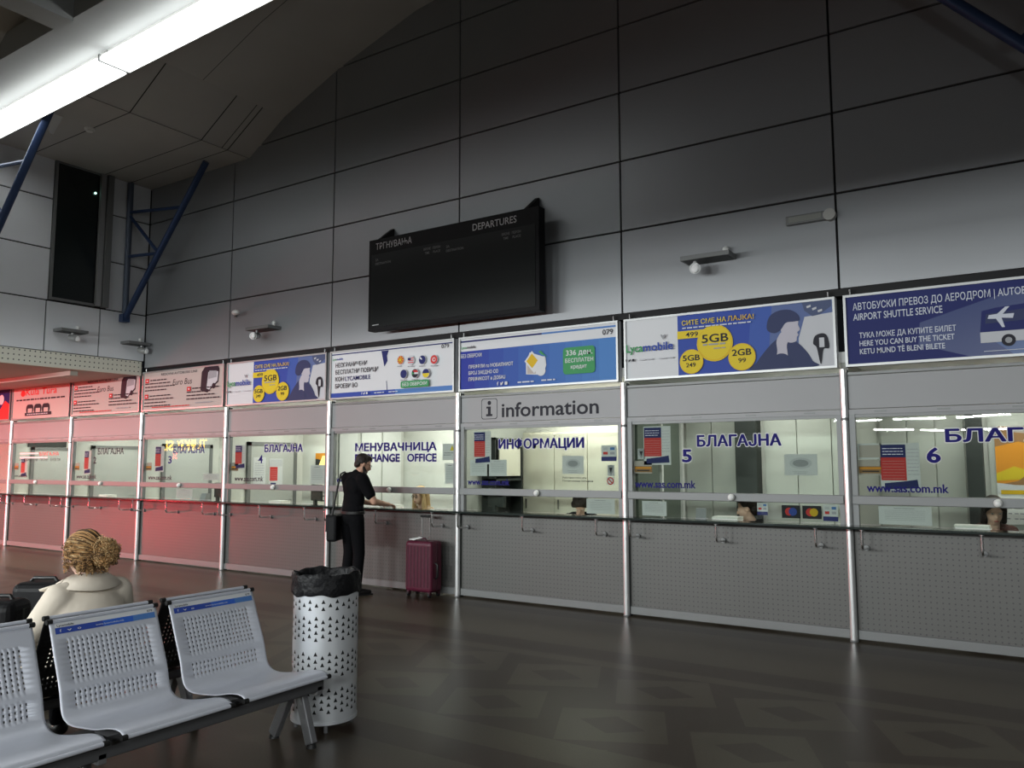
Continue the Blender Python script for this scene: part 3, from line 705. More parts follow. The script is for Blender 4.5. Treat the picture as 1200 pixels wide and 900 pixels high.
for x in (.12, 2.36):
    MB().raw([(x, .02, DH), (x+.05, .02, DH), (x, .295, DH+.02), (x+.05, .295, DH+.02), (x, .295, DH+.20), (x+.05, .295, DH+.20), (x, .27, DH+.20), (x+.05, .27, DH+.20)],
             [(0, 2, 4, 6), (1, 7, 5, 3), (0, 1, 3, 2), (2, 3, 5, 4), (4, 5, 7, 6), (6, 7, 1, 0)]).box(x, x+.05, .12, .295, .9, .96).build('bracket', BLACK, db, fixn=True)

# ------------------------------------------------------------------ spot lamps and emergency light on the walls
def wall_spot(label, loc, rz, w=.42, lamp=.0, group='spot lamps on the walls'):
    t = thing('wall_spotlight', label, 'lamp', loc, rz, group)      # wall plane at local y = 0, projecting to -y
    MB().box(-w/2, w/2, -.24, -.0, 0, .045).mat(1).box(-w/2+.02, w/2-.02, -.22, -.02, -.004, 0).build('tray', [ALUD, BDARK], t, bevel=.004)
    hd = MB().cyl((lamp, -.17, -.005), (lamp, -.17, -.05), .02).cyl((lamp-.02, -.13, -.075), (lamp+.03, -.26, -.10), .045, .055, 18).build('lamp_head', ALU, t, smooth=True)
    MB().sph((lamp+.03, -.262, -.10), (.046, .016, .046), 14, 8).build('lens', mat('lamp_lens', (.85, .85, .85), .2), hd, smooth=True)
    MB().cyl((w*.32, -.06, .045), (w*.32, -.06, .075), .018).sph((w*.32, -.06, .10), .032, 14, 10).build('sensor_ball', WHITE, t, smooth=True)
    return t
wall_spot('grey spotlight tray on the wall above the phone advert of counter 5', (-2.66, 0, 3.60), 0, .5, -.12)
wall_spot('grey spotlight tray on the dark wall above the advert of counter 4', (-9.36, 0, 3.52), 0, .5, -.08)
wall_spot('small spotlight tray on the end wall, further from the corner', (XE, -1.3, 3.60), PI/2, .42, -.0)
wall_spot('small spotlight tray on the end wall, beside the corner', (XE, -.24, 3.54), PI/2, .38, .08)
t = thing('wall_lamp', 'tiny pale lamp on a short arm on the dark wall near the corner', 'lamp', (-10.05, 0, 3.83))
MB().box(-.1, -.06, -.03, 0, -.03, .03).cyl((-.08, -.03, 0), (.1, -.16, 0), .012).build('arm', ALUD, t)
MB().sph((.13, -.18, 0), (.07, .05, .04), 14, 10).build('lamp_head', WHITE, t, smooth=True)
t = thing('emergency_light', 'narrow grey emergency light fixed high on the wall above counter 5', 'emergency light', (-1.68, 0, 3.885))
MB().box(-.23, .16, -.06, 0, -.04, .045).build('housing', ALUD, t, bevel=.01); MB().box(-.20, .10, -.066, -.058, -.022, .028).build('diffuser', mat('grey_diffuser', (.25, .26, .24), .3), t)
MB().cyl((.17, -.07, 0), (.17, 0, 0), .055, n=24).build('round_end', mat('pale_grey_plastic', (.42, .42, .40), .5), t, smooth=True)

# ------------------------------------------------------------------ strip lights, braces, ceiling details
for k, (a, b, lab) in enumerate(((XE+.02, -8.50, 'glowing fluorescent strip under the roof beam, stretch touching the end wall'), (-8.46, -4.6, 'glowing fluorescent strip under the roof beam, stretch running out of the top'))):
    t = thing('strip_light', lab, 'strip light', ((a+b)/2, -3.0-.025*((a+b)/2+10.5), 6.2), -.025, 'strip lights under the roof beam'); L = (b-a)/2
    MB().box(-L, L, -.06, .10, -.12, 0).build('housing', WHITE, t)
    MB().box(-L+.02, L-.02, -.15, .19, -.175, -.115).build('tube_cover', STRIP, t, bevel=.02)
    MB().box(-L, L, .192, .20, -.176, -.08).box(-L, L, .09, .20, -.085, -.08).build('side_shade', WHITE, t)
    MB().box(-L, -L+.02, -.16, .20, -.18, -.10).build('end_plate', ALUD, t)
def brace(label, y, flip=1, x0=XE+.03):
    t = thing('roof_brace', label, 'brace', (x0, y, 3.95), 0, 'blue steel roof braces')
    f = flip
    MB().tube([(.04*f, 0, 0), (2.06*f, 0, 2.24)], .05, 12).build('diagonal', BLUE, t, smooth=True)
    MB().tube([(.05*f, 0, .1), (.05*f, 0, 2.3)], .05, 12).build('upright', mat('grey_blue_steel', (.09, .11, .15), .45, .2), t, smooth=True)
    MB().tube([(.05*f, 0, 1.05), (.92*f, 0, .98)], .028, 8).build('strut', BLUE, t)
    MB().tube([(.05*f, 0, 1.75), (.92*f, 0, .98)], .028, 8).build('strut', BLUE, t)
    MB().tube([(.05*f, 0, 1.8), (1.5*f, 0, 1.63)], .028, 8).build('strut', BLUE, t)
    MB().box(-.02*f, .1*f, -.06, .06, -.05, .08).build('foot_plate', BLUE, t)
brace('blue steel brace in the far corner beside the counter wall', -.42)
brace('blue steel brace cut off by the left edge under the strip light', -2.72)
brace('dark blue steel brace in the top right corner', -.42, -1, .97)
t = thing('smoke_detector', 'small round pale detector on the dark ceiling near the strip light', 'smoke detector', (-10.9, -1.97, 6.28))
MB().cyl((0, 0, -.025), (0, 0, 0), .07, n=20).build('base', WHITE, t); MB().cyl((0, 0, -.05), (0, 0, -.025), .045, .06, n=20).build('head', WHITE, t)
t = thing('ceiling_lamp', 'small white triangular lamp on the ceiling below the strip light', 'lamp', (-10.95, -2.45, 6.28))
MB().raw([(-.11, -.08, 0), (.11, -.08, 0), (.11, .08, 0), (-.11, .08, 0), (0, -.02, -.24), (0, .02, -.24)], [(0, 3, 2, 1), (0, 1, 4), (2, 3, 5), (1, 2, 5, 4), (3, 0, 4, 5)]).build('shade', WHITE, t, fixn=True)
MB().box(-.04, .04, -.04, .04, -.02, 0).build('mount', ALUD, t)

# LED sign across the hall: its red light, helped by an added fill, falls on the left counters and it shows mirrored in their glass
t = thing('led_sign', 'running-text LED sign seen mirrored in the glass of counter 3', 'sign', (-18.7, -5.0, 1.97))
MB().box(-.95, .95, -.09, 0, -.3, .32).build('housing', BLACK, t)
lt = MB(); v, f, xa, xb = text_geo('TURKEY  SI.', .02, 1.0)
sx = 1.7/(xb-xa); lt.mat(0).raw([(.85-(p[0]-xa)*sx, .004, -.02+p[1]*.34) for p in v], [tuple(g) for g in f])
v, f, xa, xb = text_geo('SI.', .02, 1.0); lt.mat(1).raw([(-.35-(p[0]-xa)*.33, .004, -.26+p[1]*.28) for p in v], [tuple(g) for g in f])
lt.build('led_text', [emit('led_yellow', (1, .55, .03), 14), emit('led_red', (1, .06, .05), 10)], t)
for x in (-.7, .7): MB().cyl((x, -.045, .32), (x, -.045, .99), .012).build('hanger_rod', ALUD, t)

# ------------------------------------------------------------------ posters, notices and stickers on the glass
def sheet(name, label, cat, x, z0, w, h, draw, y=.046, group=None, paper=PW):
    t = thing(name, label, cat, (x, y, z0), 0, group)
    MB().box(0, w, 0, .0025, 0, h).build('paper', paper, t)
    p = Print(-.0005)
    if draw: draw(p, w, h)
    p.build(t)
    return t
def d_poster(p, w, h):
    p.rect(PBD, .02*w, .70*h, .66*w, .97*h); p.rect(PR, .02*w, .22*h, .66*w, .70*h); p.poly(PBD, [(.1*w, .03*h), (.1*w, .16*h), (.6*w, .2*h), (.92*w, .24*h), (.95*w, .06*h)])
    for k in range(7): p.rect(PPK, .06*w, (.26+.06*k)*h, .62*w, (.264+.06*k)*h)
    for k in range(8): p.greek(PGR, .70*w, .97*w, (.34+.075*k)*h, .022*h, k)
    for k in range(3): p.greek(PTXT, .08*w, .6*w, (.76+.06*k)*h, .025*h, 20+k)
def d_notice(p, w, h):
    for k in range(7): p.greek(PGR, .12*w, .88*w, (.25+.085*k)*h, .03*h, k)
    p.greek(PK, .3*w, .7*w, .88*h, .035*h, 9)
def d_emblem(p, w, h):
    p.disc(PGL, .5*w, .57*h, .34*w, .26*h); p.disc(PGR, .5*w, .57*h, .24*w, .17*h); p.greek(PGR, .25*w, .75*w, .16*h, .04*h, 3); p.greek(PGR, .3*w, .7*w, .08*h, .04*h, 5)
def d_brown(p, w, h): p.rect(BROWN, 0, .1*h, w, .58*h); p.rect(ORANGE, .05*w, .38*h, .95*w, .52*h); p.rect(PK, .15*w, .2*h, .85*w, .28*h)
def d_cards(p, w, h):
    for k, (x, z, c) in enumerate(((.12, .70, PGL), (.58, .70, PBL), (.12, .42, PR), (.58, .42, PGR))): p.rect(c, x*w, z*h, (x+.3)*w, (z+.17)*h)
    p.rect(PBD, 0, 0, w, .28*h)
def d_shield(p, w, h): p.poly(PGR, [(.1*w, .9*h), (.5*w, h), (.9*w, .9*h), (.85*w, .4*h), (.5*w, .05*h), (.15*w, .4*h)]); p.poly(PK, [(.25*w, .75*h), (.75*w, .75*h), (.5*w, .25*h)])
def d_mc(a, b):
    def f(p, w, h): p.rect(PK, 0, 0, w, h); p.disc(a, .40*w, .5*h, .22*w); p.disc(b, .60*w, .5*h, .22*w)
    return f
PGRP, NGRP, SGRP = 'blue and red bus posters on the glass', 'paper notices on the glass', 'stickers on the glass'
sheet('poster', 'blue and red bus poster on the glass of counter 5', 'poster', PX(5)+.20, 1.56, .30, .40, d_poster, group=PGRP)
sheet('poster', 'blue and red bus poster on the glass of counter 6', 'poster', PX(6)+.27, 1.33, .32, .42, d_poster, group=PGRP)
sheet('poster', 'blue and red bus poster on the glass of the information counter', 'poster', PX(4)+.20, 1.57, .25, .39, d_poster, group=PGRP)
sheet('poster', 'narrow blue and red poster on the glass of counter 4', 'poster', PX(2)+.17, 1.50, .24, .36, d_poster, group=PGRP)
sheet('poster', 'narrow red poster on the glass of counter 3', 'poster', PX(1)+.34, 1.45, .24, .42, d_poster, group=PGRP)
sheet('poster', 'narrow faded poster on the glass of counter 2', 'poster', PX(0)+.40, 1.40, .22, .42, d_poster, group=PGRP)
sheet('poster', 'narrow red poster on the dark-topped pink counter', 'poster', PX(-1)+.34, 1.33, .24, .40, d_poster, group=PGRP)
sheet('notice', 'white notice under the poster of the information counter, left one', 'notice', PX(4)+.14, 1.43, .25, .19, d_notice, y=.050, group=NGRP)
sheet('notice', 'white notice under the lettering of the information counter, right one', 'notice', PX(4)+.42, 1.43, .25, .19, d_notice, y=.050, group=NGRP)
sheet('notice', 'white sheet with a grey emblem on the information counter glass', 'notice', PX(4)+1.42, 1.46, .27, .20, d_emblem, group=NGRP)
sheet('notice', 'white sheet with a grey emblem on the glass of counter 5', 'notice', PX(5)+1.64, 1.46, .30, .20, d_emblem, group=NGRP)
sheet('notice', 'pale sheet low behind the left of counter 5', 'notice', PX(5)+.17, 1.035, .27, .15, d_notice, group=NGRP)
sheet('notice', 'pale sheet low behind the left of counter 6', 'notice', PX(6)+.24, 1.035, .42, .16, d_notice, group=NGRP)
sheet('notice', 'white tilted paper low at the right of the information counter', 'notice', PX(4)+1.72, 1.035, .34, .16, d_notice, group=NGRP)
sheet('notice', 'white notice with yellow warning sign on the exchange office glass', 'notice', PX(3)+1.93, 1.62, .20, .20, lambda p, w, h: (p.poly(PY, [(.58*w, .58*h), (.9*w, .58*h), (.74*w, .9*h)]), p.greek(PK, .1*w, .9*w, .42*h, .05*h, 1), p.greek(PK, .1*w, .7*w, .3*h, .05*h, 2)), group=NGRP)
sheet('notice', 'white leaflet at the right of the exchange office glass', 'notice', PX(3)+1.97, 1.33, .15, .25, d_notice, group=NGRP)
sheet('notice', 'dotted white notice at the right of counter 3', 'notice', PX(1)+1.62, 1.33, .40, .10, d_notice, group=NGRP)
sheet('notice', 'yellow-tinted white notice at the right of counter 4', 'notice', PX(2)+1.80, 1.30, .28, .26, d_notice, group=NGRP)
sheet('notice', 'white paper low in the middle of counter 3', 'notice', PX(1)+.95, 1.035, .42, .15, d_notice, group=NGRP)
for k, (i, lab) in enumerate(((6, 'counter 6'), (5, 'counter 5'), (2, 'counter 4'), (1, 'counter 3'), (0, 'counter 2'), (-1, 'the dark-topped pink counter'))):
    sheet('sticker', f'brown sticker at the left edge of the glass of {lab}', 'sticker', PX(i)+.09, 1.47, .20 if i > 4 else .16, .13, d_brown, group=SGRP, paper=PPK)
sheet('sticker', 'pale box-shaped sticker above the brown one on counter 6', 'sticker', PX(6)+.09, 1.61, .20, .14, lambda p, w, h: p.rect(PPK, .05*w, .1*h, .95*w, .9*h), group=SGRP)
sheet('sticker', 'payment card sticker at the right of the information counter glass', 'sticker', PX(4)+1.91, 1.60, .18, .17, d_cards, group=SGRP)
sheet('sticker', 'grey shield sticker under the payment card sticker', 'sticker', PX(4)+1.98, 1.44, .08, .12, d_shield, group=SGRP, paper=PGL)
sheet('sticker', 'round red no-smoking sticker at the right of the information counter', 'sticker', PX(4)+1.97, 1.345, .085, .085, lambda p, w, h: (p.disc(PR, .5*w, .5*h, .48*w), p.disc(PW, .5*w, .5*h, .34*w), p.poly(PR, [(.2*w, .7*h), (.3*w, .8*h), (.8*w, .3*h), (.7*w, .2*h)])), group=SGRP)
sheet('sticker', 'grey shield sticker at the left edge of counter 5', 'sticker', PX(5)+.13, 1.62, .08, .11, d_shield, group=SGRP, paper=PGL)
sheet('sticker', 'dark card sticker with red and blue discs low on counter 5', 'sticker', PX(5)+1.60, 1.06, .17, .12, d_mc(PR, PB), y=.050, group=SGRP)
sheet('sticker', 'dark card sticker with red and amber discs low on counter 5', 'sticker', PX(5)+1.79, 1.06, .17, .12, d_mc(PR, PYD), y=.050, group=SGRP)
sheet('sticker', 'white payment card sticker in the lower right corner of counter 5', 'sticker', PX(5)+1.975, 1.045, .13, .15, d_cards, group=SGRP)
sheet('sticker', 'pale blue card sticker low on counter 5, near the seated clerk', 'sticker', PX(5)+1.37, 1.08, .10, .12, d_cards, group=SGRP)

# ------------------------------------------------------------------ things inside the booths
# cream steel cabinets of the information booth
t = thing('steel_cabinet', 'wide cream steel cabinet behind the information counter', 'cabinet', (-5.66, BD-.40, 0))
MB().box(0, 1.92, .02, .38, 0, 1.98).build('body', CREAM, t)
for k in range(4):
    d = MB().box(.01+k*.478, .478+k*.478, 0, .02, .06, 1.96).build('door', CREAM, t, bevel=.003)
    MB().box(.06+k*.478, .08+k*.478, -.02, 0, 1.0, 1.12).build('handle', CHROME, d)
t = thing('shelf_unit', 'dark open shelf unit beside the cream cabinet', 'shelf unit', (PX(4)+.04, .44, 0))
mb = MB().box(0, .03, 0, .62, 0, 1.9)
for z in (.9, 1.16, 1.36, 1.87): mb.box(.03, .20, 0, .62, z, z+.025)
mb.box(.03, .20, 0, .02, 0, 1.9).box(.03, .20, .60, .62, 0, 1.9).build('carcass', BDARK, t)
MB().box(.19, .21, .08, .56, 1.42, 1.84).build('cupboard_door', CREAM, t)
def monitor(label, x, y, z, rz, w=.38):
    t = thing('monitor', label, 'monitor', (x, y, z), rz, 'monitors on the ledges')
    MB().box(-w/2, w/2, -.02, .02, .07, .30).build('screen_case', BDARK, t, bevel=.012); MB().box(-w/2+.015, w/2-.015, -.024, -.02, .085, .285).build('screen', mat('dull_screen', (.06, .07, .07), .2), t)
    MB().box(-.03, .03, 0, .04, .0, .09).box(-.1, .1, -.06, .08, 0, .012).build('stand', BDARK, t)
monitor('grey monitor seen low behind the left of the information counter', PX(4)+.38, .27, .985, 2.7)
monitor('monitor low behind the glass of counter 4', PX(2)+1.72, .25, .985, 2.8, .34)
monitor('monitor low behind the glass of counter 3', PX(1)+1.75, .25, .985, 2.9, .30)
def terminal(label, x, y):
    t = thing('card_terminal', label, 'card terminal', (x, y, .985), .3, 'card terminals on the ledges')
    MB().box(-.06, .06, -.09, .09, 0, .03).build('base', PGL, t, bevel=.008)
    MB().raw([(-.05, -.05, .03), (.05, -.05, .03), (.05, .07, .03), (-.05, .07, .03), (-.05, .0, .13), (.05, .0, .13), (.05, .08, .13), (-.05, .08, .13)], [(3, 2, 1, 0), (4, 5, 6, 7), (0, 1, 5, 4), (1, 2, 6, 5), (2, 3, 7, 6), (3, 0, 4, 7)]).build('keypad', PGR, t)
terminal('small card terminal on the ledge of counter 5', PX(5)+.75, .2)
terminal('small card terminal on the ledge of counter 3', PX(1)+1.45, .2)
for k, (i, fx, lab) in enumerate(((5, 1.02, 'white paper pile on the ledge of counter 5'), (2, .98, 'white paper pile on the ledge of counter 4'), (0, .9, 'low paper pile on the ledge of counter 2'), (6, .95, 'white paper pile on the ledge of counter 6'), (3, .95, 'flat paper pile on the ledge of the exchange office'))):
    mb = MB()
    for j in range(5): o = random.uniform(-.01, .01); mb.box(-.13+o, .13+o, -.09-o, .09-o, j*.012, j*.012+.011)
    tag(mb.build('paper_pile', WHITE, loc=(PX(i)+fx, .22, .985)), lab, 'paper', 'paper piles on the ledges')
# wall calendar with a sunset behind counter 6
t = thing('wall_calendar', 'big wall calendar with an orange sunset picture behind counter 6', 'calendar', (-.36, BD-.06, .98))
MB().box(0, .62, 0, .02, 0, .95).build('sheet', WHITE, t)
p = Print(-.002); p.rect(ORANGE, 0, .38, .62, .95); p.poly(BROWN, [(0, .75), (.2, .80), (.45, .72), (.62, .8), (.62, .95), (0, .95)]); p.poly(PPK, [(.1, .9), (.4, .86), (.6, .93), (.3, .95)]); p.poly(PY, [(0, .49), (.15, .56), (.32, .50), (.3, .44), (0, .42)])
p.poly(BROWN, [(0, .38), (.18, .42), (.33, .55), (.45, .62), (.62, .56), (.62, .38)]); p.poly(PW, [(.0, .30), (.0, .40), (.3, .36), (.62, .40), (.62, .30)]); p.poly(PYD, [(.03, .29), (.03, .33), (.4, .33), (.4, .29)])
for k in range(6): p.rect(PGR, .03+.1*k, .22, .11+.1*k, .25)
for k in range(3):
    for j in range(6): p.greek(PGR, .03+.1*j, .11+.1*j, .05+.05*k, .02, k*7+j)
p.build(t)
t = thing('wall_calendar', 'wall calendar with a dark landscape picture behind counter 4', 'calendar', (PX(2)+.32+.06, BD-.04, 1.0))
MB().box(0, .40, 0, .02, 0, .75).build('sheet', WHITE, t); p = Print(-.002); p.rect(BDARK, 0, .35, .4, .75); p.poly(ORANGE, [(0, .66), (.4, .60), (.4, .75), (0, .75)]); p.poly(PG, [(0, .5), (.2, .55), (.4, .45), (.4, .38), (0, .42)])
for k in range(5): p.greek(PK, .03, .37, .05+.055*k, .03, k)
p.build(t)
t = thing('desk_lamp', 'glowing yellow lamp behind the right of counter 4', 'lamp', (PX(2)+.80, BD-.22, .985))
MB().cyl((0, 0, 0), (0, 0, .02), .08).cyl((0, 0, .02), (0, 0, .55), .012).build('stand', BDARK, t); MB().lathe([(.05, .72), (.12, .52), (.115, .52), (.045, .72)], n=24).build('lamp_shade', emit('warm_shade', (1, .72, .25), 2.2), t, smooth=True)
MB().box(-.12, .12, -.12, .12, -.985, 0).build('pedestal', CREAM, t)
t = sheet('poster', 'red-striped poster on the grey door behind counter 4', 'poster', 0, 1.33, .27, .44, lambda p, w, h: (p.rect(PGL, .03*w, .72*h, .97*w, .97*h), p.rect(PR, .05*w, .2*h, .62*w, .70*h), [p.rect(PW, .08*w, (.24+.07*k)*h, .6*w, (.245+.07*k)*h) for k in range(6)], p.rect(PBD, .1*w, .06*h, .5*w, .13*h)), group='posters inside the booths')
t.location = (PX(2)+.065, .78, 1.22); t.rotation_euler = (0, 0, PI/2)
t = sheet('notice', 'white notice on the grey door behind counter 4, left of the poster', 'notice', 0, 1.33, .24, .42, d_notice, group='posters inside the booths')
t.location = (PX(2)+.065, .47, 1.26); t.rotation_euler = (0, 0, PI/2)

# ------------------------------------------------------------------ people
def head_prims(c, yaw=0, pitch=0, s=1.0):
    R = Matrix.Rotation(yaw, 3, 'Z') @ Matrix.Rotation(pitch, 3, 'X'); c = Vector(c)
    P = lambda x, y, z: c + R @ Vector((x, y, z))*s
    E = lambda p, r: ('e', P(*p), tuple(k*s for k in r), R)
    pr = [E((0, -.012, .03), (.076, .095, .088)), E((0, .025, -.03), (.061, .070, .085)), E((0, .048, -.088), (.036, .034, .028)),
          ('c', P(0, .088, .012), .009*s, P(0, .108, -.026), .014*s), E((.078, -.008, -.012), (.010, .022, .031)), E((-.078, -.008, -.012), (.010, .022, .031)),
          E((0, .088, -.058), (.023, .010, .007)), E((0, .085, -.069), (.020, .010, .007)), E((.03, .080, .022), (.02, .012, .007)), E((-.03, .080, .022), (.02, .012, .007))]
    return pr, P, R
def eyes(P, parent):
    for sx in (-1, 1):
        e = MB().sph(P(.030*sx, .083, .004), (.012, .007, .007), 12, 8).build('eye', mat('eye_white', (.7, .7, .68), .3), parent, smooth=True)
        MB().sph(P(.030*sx, .0893, .004), (.0045, .003, .0045), 10, 6).build('pupil', PK, e, smooth=True)
def hand_prims(w, d, side, palm, s=1.0, curl=.35):
    """palm down hand from wrist w, pointing along d; side = direction of the thumb; palm = palm normal"""
    w = Vector(w); d = Vector(d).normalized(); side = Vector(side).normalized(); palm = Vector(palm).normalized()
    pr = [('c', w, .026*s, w+d*.03*s, .028*s)]
    for k, (o, l) in enumerate(((.030, .068), (.011, .078), (-.009, .072), (-.028, .056))):
        b = w + d*.085*s + side*o*s; a = w + d*.03*s + side*o*.8*s
        pr.append(('c', a, .014*s, b, .0115*s))
        m = b + (d*math.cos(curl) + palm*math.sin(curl))*l*.5*s; e = m + (d*math.cos(curl*2.2) + palm*math.sin(curl*2.2))*l*.5*s
        pr += [('c', b, .0098*s, m, .0088*s), ('c', m, .0088*s, e, .0072*s)]
    t0 = w + d*.025*s + side*.03*s; t1 = t0 + (d*.7+side*.7+palm*.25)*.045*s; t2 = t1 + (d*.95+side*.1+palm*.25)*.035*s
    return pr + [('c', t0, .014*s, t1, .0115*s), ('c', t1, .0105*s, t2, .0085*s)]

# --- man at the exchange office (local: faces +y, x to his right)
man = thing('person', 'standing person in black with a shoulder bag, leaning at the exchange office', 'person', (-7.06, -.56, 0), -.22)
hp, P, HR = head_prims((.03, .115, 1.575), -.35, -.42)
sl, sr = (-.185, .01, 1.40), (.185, .01, 1.40)
el, er = (-.25, .13, 1.13), (.27, .12, 1.12)
wl, wr = (-.10, .36, 1.075), (.17, .37, 1.075)
body = hp + [('c', (0, .035, 1.38), .056, (.015, .085, 1.50), .054),
    ('c', sl, .05, el, .042), ('c', el, .043, wl, .029), ('c', sr, .05, er, .042), ('c', er, .043, wr, .029),
    ('e', (0, .02, 1.25), (.15, .09, .16)), ('e', (0, 0, 1.0), (.14, .095, .16)),
    ('c', (-.09, 0, .92), .075, (-.10, .02, .5), .05), ('c', (-.10, .02, .5), .05, (-.11, -.02, .09), .036),
    ('c', (.09, 0, .92), .075, (.10, .03, .5), .05), ('c', (.10, .03, .5), .05, (.12, -.01, .09), .036)]
body += hand_prims(wl, (.55, .8, -.08), (.8, -.5, 0), (0, 0, -1)) + hand_prims(wr, (-.1, 1, -.10), (-1, -.1, 0), (0, 0, -1))
blob('body', body, SKIN, man, .0085, 3)
blob('t_shirt', [('e', (0, .025, 1.30), (.178, .115, .145)), ('e', (0, .01, 1.15), (.165, .115, .18)), ('e', (0, 0, 1.02), (.170, .122, .10)), ('e', (0, -.035, 1.28), (.15, .07, .14)),
    ('c', (-.17, .015, 1.395), .078, (-.225, .09, 1.215), .069), ('c', (.17, .015, 1.395), .078, (.235, .085, 1.205), .069), ('c', (-.10, .02, 1.42), .06, (.10, .02, 1.42), .06), ('c', (0, .03, 1.43), .066, (.0, .04, 1.45), .062)], CLOTH, man, .011, 5)
tr_ = blob('trousers', [('e', (0, -.005, .93), (.168, .122, .12)), ('c', (-.085, -.005, .90), .098, (-.10, .02, .50), .072), ('c', (-.10, .02, .50), .072, (-.112, -.025, .10), .062), ('c', (.085, -.005, .90), .098, (.10, .03, .50), .072), ('c', (.10, .03, .50), .072, (.122, -.015, .10), .062)], JEANS, man, .011, 4)
MB().lathe([(.172, -.018), (.176, -.015), (.176, .015), (.172, .018)], n=40).build('belt', SHOE, tr_, loc=(0, -.002, .985)).scale = (1, .735, 1)
for sx, a in ((-1, -.12), (1, .15)):
    x = .112*sx+(.01 if sx > 0 else 0); y = -.03 if sx < 0 else -.02
    R = Matrix.Rotation(-a, 3, 'Z'); q = lambda u, v, z: Vector((x, y, z)) + R @ Vector((u, v, 0))
    s_ = blob('shoe', [('c', q(0, -.05, .045), .042, q(0, .10, .038), .040), ('c', q(0, .10, .036), .040, q(0, .175, .030), .030), ('c', q(0, -.03, .08), .047, q(0, .03, .075), .044)], SHOE, man, .009, 3)
    MB().box(-.042, .042, -.09, .205, 0, .014).build('sole', PLUG, s_, loc=(x, y, 0)).rotation_euler = (0, 0, -a)
blob('hair', [('e', P(0, -.022, .045), (.082, .094, .083), HR), ('e', P(0, -.065, -.02), (.066, .042, .06), HR), ('e', P(.072, -.02, .02), (.012, .04, .04), HR), ('e', P(-.072, -.02, .02), (.012, .04, .04), HR), ('e', P(0, .03, .095), (.062, .055, .032), HR)], HAIRD, man, .008, 2)
blob('beard', [('e', P(0, .052, -.088), (.047, .045, .040), HR), ('c', P(-.062, .012, -.045), .017, P(-.04, .06, -.09), .026), ('c', P(.062, .012, -.045), .017, P(.04, .06, -.09), .026), ('c', P(-.03, .094, -.045), .008, P(.03, .094, -.045), .008)], HAIRD, man, .007, 2)
mb = MB()
for sx in (-1, 1):
    mb.tube([P(.032*sx+.021*math.cos(a*PI/8), .098, .004+.017*math.sin(a*PI/8)) for a in range(17)], .0022, 6)
    mb.tube([P(.053*sx, .098, .008), P(.077*sx, .06, .01), P(.082*sx, -.01, .005)], .002, 6)
mb.tube([P(-.011, .1, .006), P(.011, .1, .006)], .002, 6); mb.build('glasses', PLUG, man)
# shoulder bag at his left hip
bag = thing('shoulder_bag', 'black shoulder bag hanging at the hip of the standing person', 'bag', (-7.27, -.64, .70), .5)
mb = MB(); mb.box(-.065, .065, -.19, .19, -.06, .26); b = mb.build('pouch', LUGG, bag, bevel=.03)
MB().box(-.073, -.055, -.185, .185, .06, .262).build('flap', mat('bag_flap', (.016, .016, .017), .5), bag, bevel=.006)
MB().tube([(.0, -.15, .25), (.02, -.13, .42), (.05, -.11, .6), (.07, -.05, .755), (.09, .03, .775), (.10, .10, .70), (.07, .15, .5), (.02, .15, .25)], .012, 8).build('strap', PLUG, bag, smooth=True)
tr = []
# burgundy suitcase by the exchange office
sc = thing('suitcase', 'upright burgundy wheeled suitcase with its handle pulled out', 'suitcase', (-6.265, -.165, 0))
cw, cd, z0, z1 = .205, .115, .055, .655
shell = MB().box(-cw, cw, -cd, cd, z0, z1).build('shell', CASEM, sc); b = shell.modifiers.new('b', 'BEVEL'); b.width = .045; b.segments = 4
mb = MB()
for k in range(7): x = -cw+.05+k*(2*cw-.1)/6; mb.box(x-.012, x+.012, -cd-.005, -cd+.004, z0+.06, z1-.06)
mb.build('shell_rib', CASED, sc, bevel=.004)
MB().box(-cw-.003, cw+.003, -.012, .012, z0+.02, z1-.02).box(-cw+.03, cw-.03, -.012, .012, z1-.004, z1+.003).build('zipper_band', CASED, sc, bevel=.003)
for x in (-.07, .05): MB().cyl((x, .05, z1-.01), (x, .05, .93), .009).build('handle_tube', CHROME, sc, smooth=True)
MB().box(-.09, .07, .03, .07, .925, .955).build('handle_grip', PLUG, sc, bevel=.01)
MB().tube([(-.09, -.05, z1-.005), (-.06, -.05, z1+.03), (.06, -.05, z1+.03), (.09, -.05, z1-.005)], .011, 8).build('top_handle', CASED, sc, smooth=True)
MB().tube([(cw, -.03, .40), (cw+.03, -.03, .38), (cw+.03, -.03, .24), (cw, -.03, .22)], .012, 8).build('side_handle', PLUG, sc, smooth=True)
MB().raw([(-.13, -.12, .67), (-.05, -.13, .665), (.03, -.06, .69), (-.04, -.04, .695), (-.13, -.12, .675), (-.05, -.13, .67), (.03, -.06, .695), (-.04, -.04, .70)], [(3, 2, 1, 0), (4, 5, 6, 7), (0, 1, 5, 4), (1, 2, 6, 5), (2, 3, 7, 6), (3, 0, 4, 7)]).build('luggage_tag', WHITE, sc)
for x in (-.16, .16):
    for y in (-.08, .08):
        w_ = MB().cyl((x-.012, y, .028), (x+.012, y, .028), .028, n=18).build('wheel', PLUG, sc, smooth=True); MB().box(x-.018, x+.018, y-.018, y+.018, .03, .07).build('caster_fork', CASED, w_)

